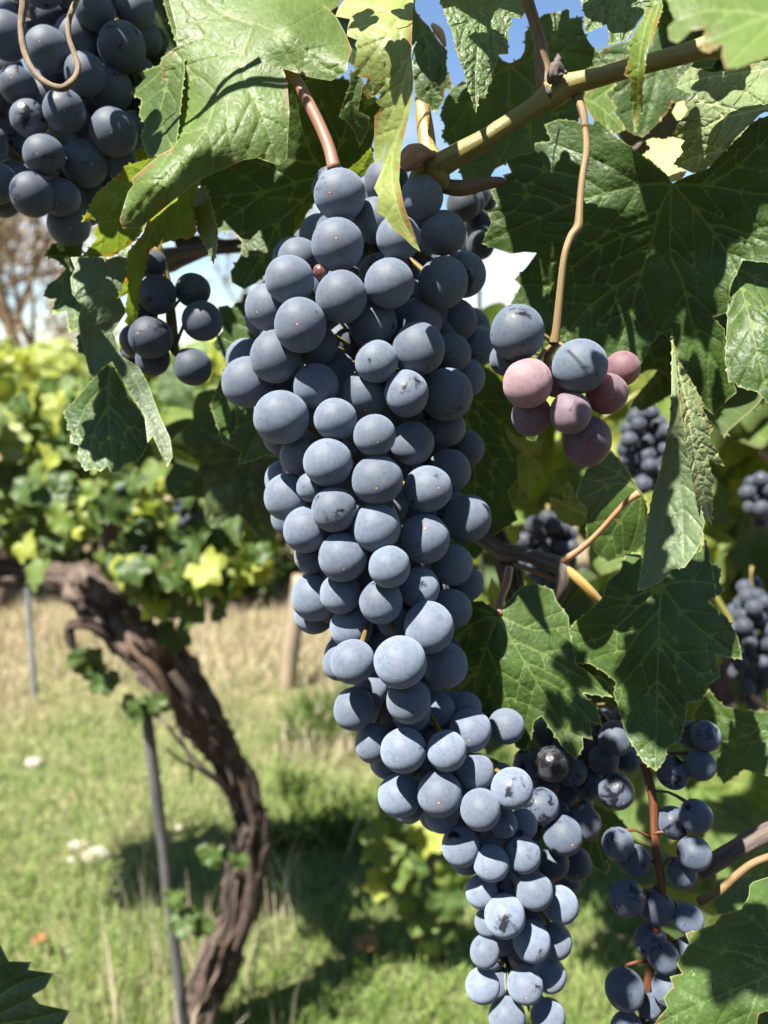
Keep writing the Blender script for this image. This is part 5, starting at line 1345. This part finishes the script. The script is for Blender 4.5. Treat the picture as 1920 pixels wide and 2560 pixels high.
# a few small nearer leaf scraps with sun on them, right of the main bunch
tl(vine, 'T', [(185, 245), (240, 285), (330, 320), (400, 315), (385, 400), (340, 400), (400, 470), (385, 480), (408, 545), (340, 490), (368, 550), (330, 600), (330, 650), (290, 590), (262, 625), (255, 500), (250, 400), (275, 385), (200, 310)], [(185, 245, .375), (400, 315, .372), (330, 640, .385)], [[(200, 260), (300, 400), (320, 600)], [(280, 350), (380, 440)]], 'yellow', (3, 22), 8, .0012, (3, 1.2), 44, label='ragged yellow leaf lit by the sun right of the main bunch')
tl(vine, 'T', [(432, 630), (520, 660), (505, 600), (545, 545), (575, 620), (560, 665), (640, 690), (650, 715), (625, 790), (560, 800), (480, 760)], [(432, 630, .45), (650, 715, .45), (560, 800, .47)], [[(560, 560), (545, 690), (640, 740)], [(540, 690), (450, 650)]], 'pale', (3, 24), 9, .001, (3, 1.2), 50)
tl(vine, 'T', [(640, 480), (690, 440), (780, 370), (860, 460), (930, 580), (960, 620), (985, 700), (970, 900), (900, 960), (760, 1000), (690, 940), (640, 860), (640, 700), (580, 640), (600, 560)], [(780, 370, .39), (580, 640, .40), (960, 620, .365), (900, 960, .38)], [[(940, 590), (800, 560), (620, 640)], [(940, 595), (820, 500), (700, 450)], [(945, 600), (820, 780), (720, 960)], [(950, 610), (930, 800), (880, 950)]], 'deep', (4, 30), 10, .0016, (3.4, 1.4), 56, label='dark leaf carried by the orange petiole')
tl(vine, 'T', [(160, 780), (215, 820), (262, 800), (268, 870), (240, 905), (190, 900)], [(160, 780, .43), (268, 870, .43), (190, 900, .44)], [[(180, 800), (240, 890)]], 'lime', None, 8, .0006, (2.4, 1), 40)
tl(vine, 'T', [(85, 1180), (110, 1080), (150, 1150), (155, 1210), (130, 1270), (100, 1250)], [(85, 1180, .44), (155, 1200, .44), (120, 1270, .45)], [[(110, 1090), (130, 1260)]], 'lime', None, 8, .0006, (2.4, 1), 40)
tl(vine, 'G', [(380, 660), (520, 700), (640, 760), (720, 850), (700, 900), (640, 1000), (580, 1080), (610, 1110), (580, 1170), (500, 1120), (470, 1080), (440, 1150), (440, 1230), (400, 1270), (340, 1230), (330, 1000), (400, 850)], [(380, 660, .41), (720, 850, .405), (580, 1170, .40), (340, 1230, .41)], [[(400, 700), (500, 900), (570, 1150)], [(450, 800), (660, 870)], [(440, 780), (400, 1000), (400, 1240)]], 'deep', (4, 30), 10, .0014, (3.4, 1.4), 56, label='dark leaf between the main bunch tail and the sparse bunch')
tl(vine, 'I', [(1330, 1500), (1250, 1260), (1290, 1210), (1340, 1120), (1380, 1180), (1430, 1220), (1530, 1240), (1620, 1250), (1760, 1230), (1760, 1620), (1640, 1590), (1530, 1560), (1420, 1640)], [(1330, 1500, .40), (1760, 1230, .39), (1340, 1120, .40), (1640, 1590, .385)], [[(1740, 1400), (1520, 1420), (1350, 1500)], [(1740, 1390), (1500, 1300), (1300, 1250)]], 'green', (4, 28), 10, .0014, (3.4, 1.4), 56, label='mid green leaf behind the sparse bunch at the right')
# stalk ring / dried tendril at the upper left bunch
ptube('tendril', 'A', [(105, -60, 14, .333), (100, 30, 15, .333), (92, 120, 14, .333), (105, 220, 14, .333), (140, 300, 14, .332), (200, 360, 14, .331), (265, 382, 16, .331), (320, 345, 14, .331), (338, 290, 13, .332), (320, 230, 12, .333), (297, 160, 11, .334), (300, 80, 11, .335), (330, 0, 12, .337), (350, -60, 12, .339)], M_TENDRIL, vine, seg=12, sub=6, bump=.22, freq=150)
ptube('tendril', 'A', [(1500, -80, 8, .2), (1400, -120, 8, .2), (1250, -90, 8, .2)], M_CANE_OLD, vine, seg=8, sub=4)

# ================================================================== THE BUNCHES
def grape_meshes():
    out = []
    for s in range(6):
        rng = np.random.default_rng(300 + s)
        el = 1.0 + rng.uniform(-0.03, 0.07)
        V, fc = [], []
        nu, nv = 36, 24
        V.append((0, 0, el))
        for j in range(1, nv):
            th = math.pi * j / nv
            for i in range(nu):
                ph = 2 * math.pi * i / nu
                q = Vector((math.sin(th) * math.cos(ph), math.sin(th) * math.sin(ph), math.cos(th)))
                k = 1 + 0.022 * noise.noise(q * 1.3 + Vector((s * 7.0, 0, 0)))
                z = q.z * el
                if q.z > 0.93: z -= (q.z - 0.93) * 0.9           # dimple where the pedicel enters
                V.append((q.x * k, q.y * k, z * k))
        V.append((0, 0, -el * 1.0))
        for i in range(nu):
            fc.append((0, 1 + i, 1 + (i + 1) % nu))
        for j in range(nv - 2):
            for i in range(nu):
                a = 1 + j * nu + i; b_ = 1 + j * nu + (i + 1) % nu
                fc.append((a, a + nu, b_ + nu, b_))
        last = len(V) - 1; o0 = 1 + (nv - 2) * nu
        for i in range(nu):
            fc.append((last, o0 + (i + 1) % nu, o0 + i))
        for mat in (M_GRAPE, M_PINK):
            me = bpy.data.meshes.new('grape')
            me.from_pydata(V, [], fc)
            me.polygons.foreach_set('use_smooth', np.ones(len(me.polygons), dtype=bool))
            me.materials.append(mat)
            out.append(me)
    return out
GM = grape_meshes()
DOWN = -UP

def bunch(label, items, d0, axis, group=None, bloom=(0.178, 0.214, 0.278), cover=0.62, step=0.010, filler_n=0, rach=M_RACHIS, ped=True, rr=2.6, seed=0, tight=0.955, name='grape_bunch', stems=True):
    """items: (px, py, r_px, layer[, colour, cover]); d0(py): depth of the front surface; axis: rachis as (px, py, depth)."""
    rng = np.random.default_rng(seed)
    A = np.array([tuple(P(*a)) for a in axis])
    t = empty(name, P(*axis[0]), label, 'grapes', group)
    it = sorted(items, key=lambda q: q[3])
    done = []
    for q in it:
        px, py, r, lay = q[:4]
        d = d0(px, py) + lay * step
        for _ in range(3):
            for (x2, y2, r2, d2) in done:
                dm = (d + d2) / 2
                lat = math.hypot(px - x2, py - y2) / F * dm
                need = tight * (r + r2) / F * dm
                if lat < need:
                    dz = math.sqrt(need * need - lat * lat)
                    if d < d2 + dz and (d > d2 - dz * 0.999): d = d2 + dz
        done.append((px, py, r, d))
    ext = []
    if filler_n:
        D = np.array(done)
        while len(ext) < filler_n * 6 and sum(1 for e in ext if e) < filler_n * .25:
            k = rng.integers(0, len(D))
            x, y = D[k, 0] + rng.normal(0, 45), D[k, 1] + rng.normal(0, 45)
            r = D[k, 2] * rng.uniform(.82, .95)
            ok = True
            for a in np.linspace(0, 6.28, 12, endpoint=False):
                bx, by = x + math.cos(a) * r * 0.92, y + math.sin(a) * r * 0.92
                if not (np.hypot(D[:, 0] - bx, D[:, 1] - by) < D[:, 2] * 0.98).any(): ok = False; break
            if not ok: rng.uniform(); ext.append(None); continue
            ext.append((x, y, r, d0(x, y) + 0.030 + rng.uniform(0, .012)))
        ext = [e for e in ext if e]
        if seed == 1:
            for yy in range(470, 2480, 62):
                xs = [(q[0] - math.sqrt(max(0, q[2] ** 2 - (q[1] - yy) ** 2)), q[0] + math.sqrt(max(0, q[2] ** 2 - (q[1] - yy) ** 2))) for q in done if abs(q[1] - yy) < q[2]]
                if not xs: continue
                a0, a1 = min(x[0] for x in xs) + 58, max(x[1] for x in xs) - 58
                for xx in np.arange(a0, a1, 78):
                    ext.append((xx + rng.normal(0, 8), yy + rng.normal(0, 8), 52 if yy < 1800 else 44, d0(xx, yy) + .038 + rng.uniform(0, .01)))
    j = Join()
    base = world_loc(t)
    allg = [(q, dn) for q, dn in zip(it, done)] + [((e[0], e[1], e[2], 3), e) for e in ext]
    for k, (q, (px, py, r, d)) in enumerate(allg):
        pos = P(px, py, d)
        R_ = r / F * d
        pa = A[np.argmin(((A - np.array(pos)) ** 2).sum(axis=1))]
        outw = (pos - Vector(pa))
        outw = outw / (outw.length + 1e-6)
        dr = (outw * 0.7 - FWD * 0.55 + DOWN * 0.55 + Vector(rng.normal(0, .33, 3))).normalized()
        pink = len(q) > 4 and q[4] is not None and q[4][0] > q[4][2]
        o = bpy.data.objects.new('grape', GM[2 * int(rng.integers(0, 6)) + (1 if pink else 0)])
        COL.objects.link(o)
        o.rotation_mode = 'QUATERNION'
        qz = (-dr).to_track_quat('Z', 'Y')
        o.rotation_quaternion = qz
        o.scale = (R_ * rng.uniform(.965, 1.035), R_ * rng.uniform(.965, 1.035), R_ * rng.uniform(.97, 1.04))
        o.parent = t
        o.location = pos - base
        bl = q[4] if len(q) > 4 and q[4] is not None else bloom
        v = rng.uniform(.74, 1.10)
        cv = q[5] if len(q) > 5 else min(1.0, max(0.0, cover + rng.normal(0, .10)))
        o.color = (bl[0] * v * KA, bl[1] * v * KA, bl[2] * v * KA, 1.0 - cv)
        if ped:
            s = pos - dr * R_ * 0.93
            e = Vector(pa) + Vector(rng.normal(0, .001, 3))
            m_ = (s + e) * 0.5 + UP * 0.002
            pr_ = R_ * 0.085
            j.add(*tube_data([s + dr * R_ * .05, s - dr * R_ * .12, m_, e], [pr_ * 2.0, pr_ * 1.5, pr_, pr_ * 1.2], seg=6, sub=2))
    if stems:
        rp_ = rr / 1000.0
        V, fc, uv = tube_data([Vector(a) for a in A], [rp_] + [rp_ * .9] * (len(A) - 2) + [rp_ * .5], seg=9, sub=5, bump=.2, freq=150)
        j.add(V, fc, uv)
    if j.n: j.build('stem', rach, t, origin=base)
    return t

def conv(fr, L_): 
    s = FR[fr][2]
    return [(*nat(fr, q[0], q[1]), q[2] / s, *q[3:]) for q in L_]

main = conv('C', [(725, 180, 131, 1), (965, 115, 112, 2), (1150, 195, 113, 1.4), (905, 315, 119, .9), (1030, 402, 118, .5), (1262, 378, 116, .8), (713, 440, 138, .8), (510, 510, 108, 2), (465, 622, 128, 0), (358, 765, 124, 1), (733, 710, 135, 0), (982, 640, 130, .3), (930, 595, 112, 1.4), (1260, 636, 132, .4), (1362, 595, 118, 1.5), (520, 857, 138, -.1), (603, 965, 113, 1), (895, 850, 122, 2), (1128, 840, 122, 2), (1325, 830, 112, 2.4), (395, 1018, 136, .7), (246, 1152, 132, 1), (1135, 977, 131, -.1), (915, 1046, 113, .7), (1305, 997, 100, 1.6), (1440, 965, 102, 2.6), (600, 1170, 119, .8), (855, 1215, 122, 1.5), (1070, 1210, 117, 0), (1278, 1216, 135, .5), (1380, 1130, 100, 2), (705, 1090, 100, 2.6), (1100, 720, 100, 3)]) + \
    conv('D', [(245, 103, 161, .3), (566, 115, 127, .5), (798, 210, 130, 0), (1020, 255, 128, 1), (1225, 165, 112, 1.5), (1335, 290, 115, 2.5), (345, 335, 110, 1.6), (521, 370, 147, .2), (814, 475, 150, .2), (1113, 527, 143, 0), (1240, 420, 132, 1.5), (285, 575, 142, 1), (425, 512, 88, .7), (558, 650, 136, .3), (392, 768, 140, .8), (810, 755, 142, .2), (1093, 822, 148, .6), (1345, 705, 145, .8), (609, 930, 143, .3), (886, 988, 128, .1), (430, 925, 105, 1.6), (1255, 975, 122, 1.2), (1335, 1085, 108, 2.1), (447, 1165, 142, .9), (595, 1145, 123, .6), (835, 1195, 132, .3), (1062, 1112, 122, 1.2), (1250, 1235, 118, 1.4), (1118, 1347, 152, 0), (660, 1345, 128, .8), (668, 1550, 133, .1), (595, 1560, 104, .8), (950, 1552, 153, 0), (1215, 1570, 137, .8), (900, 1300, 100, 2.4), (870, 1420, 90, 2.6)]) + \
    conv('E', [(405, 290, 105, 1.6), (312, 395, 118, .8), (626, 348, 126, .5), (640, 415, 112, 1.2), (795, 395, 98, 1.5), (955, 390, 92, 2), (980, 520, 126, .9), (1188, 497, 104, .8), (425, 592, 110, .8), (597, 635, 132, .2), (845, 637, 113, .5), (1010, 760, 108, .9), (500, 715, 82, 1.6), (577, 893, 125, .5), (805, 885, 131, .2), (630, 950, 88, 1.3), (1040, 976, 118, -.1), (1222, 855, 120, .3), (815, 1010, 98, 1.3), (1170, 1055, 82, 1), (1275, 1060, 92, 1.8), (925, 1190, 112, .5), (1102, 1285, 103, .4), (1286, 1240, 99, .6), (1080, 1190, 70, 1.4), (1045, 1450, 92, .9), (1165, 1410, 95, 1.4), (1348, 1447, 108, .4), (1180, 1590, 118, 0), (1085, 1625, 80, .8), (1335, 1737, 107, .4), (1065, 1795, 88, .4), (1052, 1992, 97, .3), (1297, 1990, 101, .2), (1192, 2172, 107, .2), (1428, 2170, 98, .5), (1200, 2400, 100, .4), (1380, 2380, 95, .6), (1470, 1732, 97, 1), (1437, 1930, 94, 1), (1502, 1527, 104, 1)])
def d_main(px, py):
    base = .296 + max(0, py - 1650) / 900 * .034
    ax = np.interp(py, [400, 700, 1100, 1500, 1700, 2000, 2300, 2600], [960, 880, 900, 960, 1010, 1180, 1280, 1290])
    w_ = np.interp(py, [400, 700, 1100, 1500, 1700, 2000, 2600], [260, 330, 280, 230, 220, 200, 200])
    u = min(1.2, abs(px - ax - 10) / w_)
    s_ = (px - ax) / w_
    return base + 0.014 * u * u + (0.030 * min(1.2, max(0, s_ - .12)) if py < 1950 else 0)
bunch('long tapering main bunch of bloomy blue black grapes in the middle', main, d_main,
      [(975, 395, .335), (930, 600, .338), (915, 900, .335), (930, 1200, .335), (950, 1500, .335), (1000, 1700, .34), (1110, 1880, .35), (1230, 2150, .36), (1275, 2400, .37), (1290, 2650, .375)], filler_n=420, cover=.47, seed=1)
# dried berry and tiny green stubs of the main bunch
bunch('single shrivelled brown berry wedged in the top of the main bunch', [(*nat('C', 625, 580), 19, 0, (0.30, 0.20, 0.16), 0.0)], lambda x, y: .305, [(*nat('C', 640, 540), .318), (*nat('C', 660, 480), .325)], name='shrivelled_berry', rach=M_RACHIS_RED, rr=.8, seed=2)

ul = conv('A', [(205, 215, 92, .4), (25, 155, 95, .5), (75, 370, 78, .3), (125, 512, 80, .2), (278, 478, 86, .1), (190, 670, 87, 0), (-20, 792, 90, .4), (138, 842, 92, 0), (262, 852, 82, .6), (365, 705, 95, .8), (490, 572, 100, .7), (478, 385, 98, .9), (527, 205, 100, .6), (585, 45, 85, .9), (405, 40, 82, .8), (490, 85, 80, 1.3), (368, 320, 88, .6), (312, 545, 95, .9), (245, 290, 75, 1.2), (298, 970, 92, .9), (365, 870, 100, 1.4), (515, 700, 78, 1.3), (575, 560, 75, 1.6), (60, 620, 85, 1.3), (20, 500, 80, 1.2), (20, 30, 45, .6), (70, 0, 50, .9), (250, 30, 85, 1.2), (330, 160, 90, 1), (130, 90, 90, 1.4), (20, 300, 80, 1.3), (620, 170, 80, 1.5), (600, 330, 80, 1.6), (420, 480, 90, 1.7), (560, 420, 80, 1.6), (250, 700, 90, 1.4), (480, 810, 85, 1.7), (60, 780, 80, 1.3), (20, 870, 65, .9), (250, 180, 80, 1.7), (650, 60, 70, 1.7), (400, 200, 90, 1.5), (190, 420, 80, 1.5), (-60, 400, 90, 1), (-60, 620, 90, 1), (-70, 100, 90, 1), (330, -50, 90, 1), (180, -60, 90, .9), (520, -40, 85, 1)])
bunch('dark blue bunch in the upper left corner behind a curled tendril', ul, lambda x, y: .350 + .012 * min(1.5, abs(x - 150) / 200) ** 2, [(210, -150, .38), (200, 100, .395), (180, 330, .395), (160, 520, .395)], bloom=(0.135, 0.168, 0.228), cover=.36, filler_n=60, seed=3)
sm = conv('F', [(880, 372, 80, .8), (908, 545, 108, .2), (1110, 520, 100, .6), (1165, 698, 117, .4), (868, 792, 122, 0), (1110, 962, 105, .3), (880, 915, 98, 1.2), (790, 810, 100, 1.6), (820, 640, 90, 1.6), (760, 890, 70, 1.7)])
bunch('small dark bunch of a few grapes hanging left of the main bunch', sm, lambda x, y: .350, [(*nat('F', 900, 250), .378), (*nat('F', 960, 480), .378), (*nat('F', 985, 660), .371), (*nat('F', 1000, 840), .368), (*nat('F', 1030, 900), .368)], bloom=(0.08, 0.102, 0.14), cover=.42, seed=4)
pk = (0.50, 0.315, 0.335); mv = (0.20, 0.145, 0.18); dkm = (0.150, 0.122, 0.148)
pn = conv('H', [(308, 500, 147, .2), (250, 640, 88, 1.3), (364, 773, 137, 0, pk, .45), (645, 680, 144, .1), (874, 692, 95, .9, (0.26, 0.125, 0.145), .4), (790, 828, 110, .7, (0.20, 0.125, 0.145), .4), (595, 930, 114, .3, (0.26, 0.175, 0.215), .55), (385, 945, 110, .9, mv, .35), (684, 1082, 136, .5, dkm, .2), (525, 760, 90, 1.6, mv, .3)])
bunch('small bunch of pink, mauve and blue grapes on a long stalk', pn, lambda x, y: .286, [(*nat('Q', 478, 1390), .300), (*nat('H', 470, 640), .306), (*nat('H', 520, 760), .312), (*nat('H', 600, 880), .315)], bloom=(0.165, 0.205, 0.265), cover=.42, rach=M_STALK, rr=2.0, seed=5)
lr = conv('G', [(212, 428, 116, .2, (0.05, 0.05, 0.06), .0), (345, 480, 100, 1), (140, 710, 123, .1), (645, 610, 119, .2), (432, 822, 112, .8), (286, 906, 128, 0), (222, 1090, 106, .4), (365, 1095, 112, 1.2), (60, 430, 110, 1), (560, 400, 105, 1), (640, 255, 112, .8), (455, 290, 105, 1.2), (310, 250, 95, 1.5), (160, 220, 90, 1.5), (455, 560, 105, 1.2), (300, 620, 95, 1.3), (55, 850, 105, 1), (300, 1205, 105, 1.4), (715, 400, 85, 1.3), (160, 560, 100, 1.4), (560, 160, 100, 1.2), (700, 130, 95, 1.2), (780, 330, 80, 1.6), (400, 700, 90, 1.6), (240, 760, 90, 1.6)])
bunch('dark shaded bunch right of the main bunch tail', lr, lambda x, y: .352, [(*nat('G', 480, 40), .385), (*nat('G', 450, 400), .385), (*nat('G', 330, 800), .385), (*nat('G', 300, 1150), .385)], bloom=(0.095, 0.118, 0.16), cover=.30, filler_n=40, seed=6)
spz = conv('G', [(1242, 240, 97, .2), (1150, 235, 92, 1), (1206, 436, 103, .2), (1020, 482, 108, .4), (1175, 776, 110, .1), (1022, 820, 104, .8), (655, 962, 105, .1), (765, 1070, 104, .8), (1164, 1024, 110, .1), (1085, 1155, 98, .8), (716, 1326, 119, .1), (912, 1382, 118, .9), (1127, 1467, 98, .4), (872, 1612, 108, .9), (960, 1720, 103, .1), (1115, 1665, 75, .8), (700, 1936, 128, .1), (990, 1935, 108, .3), (860, 2040, 85, .9), (715, 2210, 112, .3), (900, 2260, 100, .6)])
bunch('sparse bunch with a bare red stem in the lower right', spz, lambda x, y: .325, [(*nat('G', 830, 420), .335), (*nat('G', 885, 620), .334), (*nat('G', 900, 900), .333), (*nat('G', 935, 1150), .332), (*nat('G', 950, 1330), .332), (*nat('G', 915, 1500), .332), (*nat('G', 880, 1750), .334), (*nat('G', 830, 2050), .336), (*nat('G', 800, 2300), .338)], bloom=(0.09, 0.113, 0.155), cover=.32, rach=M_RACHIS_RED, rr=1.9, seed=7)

# blurred bunches farther off
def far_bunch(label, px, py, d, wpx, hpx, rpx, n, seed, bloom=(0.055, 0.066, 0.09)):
    rng = np.random.default_rng(seed)
    L_ = []
    for k in range(n):
        for _ in range(40):
            v = rng.uniform(-1, 1); u = rng.uniform(-1, 1) * math.sqrt(max(0.05, 1 - v * v)) * (1.0 - .35 * (v + 1) / 2)
            x, y = px + u * wpx, py + v * hpx
            if all(math.hypot(x - q[0], y - q[1]) > rpx * 1.05 for q in L_): break
        L_.append((x, y, rpx * rng.uniform(.85, 1.1), rng.uniform(0, 1.6)))
    bunch(label, L_, lambda x, y: d, [(px, py - hpx * 1.3, d + .03), (px, py, d + .035), (px, py + hpx, d + .035)], bloom=bloom, cover=.5, ped=False, seed=seed, rr=2.0)
far_bunch('blurred bunch in the gap left of the long folded leaf', 1615, 1120, .72, 70, 95, 22, 34, 51)
far_bunch('blurred bunch behind the fork of the old grey cane', 1370, 1390, .75, 70, 100, 21, 34, 52)
far_bunch('blurred bunch at the right edge beside the toothed dark leaf', 1880, 1610, .78, 60, 150, 21, 52, 53)
far_bunch('blurred bunch cut by the right edge, highest of the far ones', 1905, 1250, .75, 45, 55, 20, 16, 54)
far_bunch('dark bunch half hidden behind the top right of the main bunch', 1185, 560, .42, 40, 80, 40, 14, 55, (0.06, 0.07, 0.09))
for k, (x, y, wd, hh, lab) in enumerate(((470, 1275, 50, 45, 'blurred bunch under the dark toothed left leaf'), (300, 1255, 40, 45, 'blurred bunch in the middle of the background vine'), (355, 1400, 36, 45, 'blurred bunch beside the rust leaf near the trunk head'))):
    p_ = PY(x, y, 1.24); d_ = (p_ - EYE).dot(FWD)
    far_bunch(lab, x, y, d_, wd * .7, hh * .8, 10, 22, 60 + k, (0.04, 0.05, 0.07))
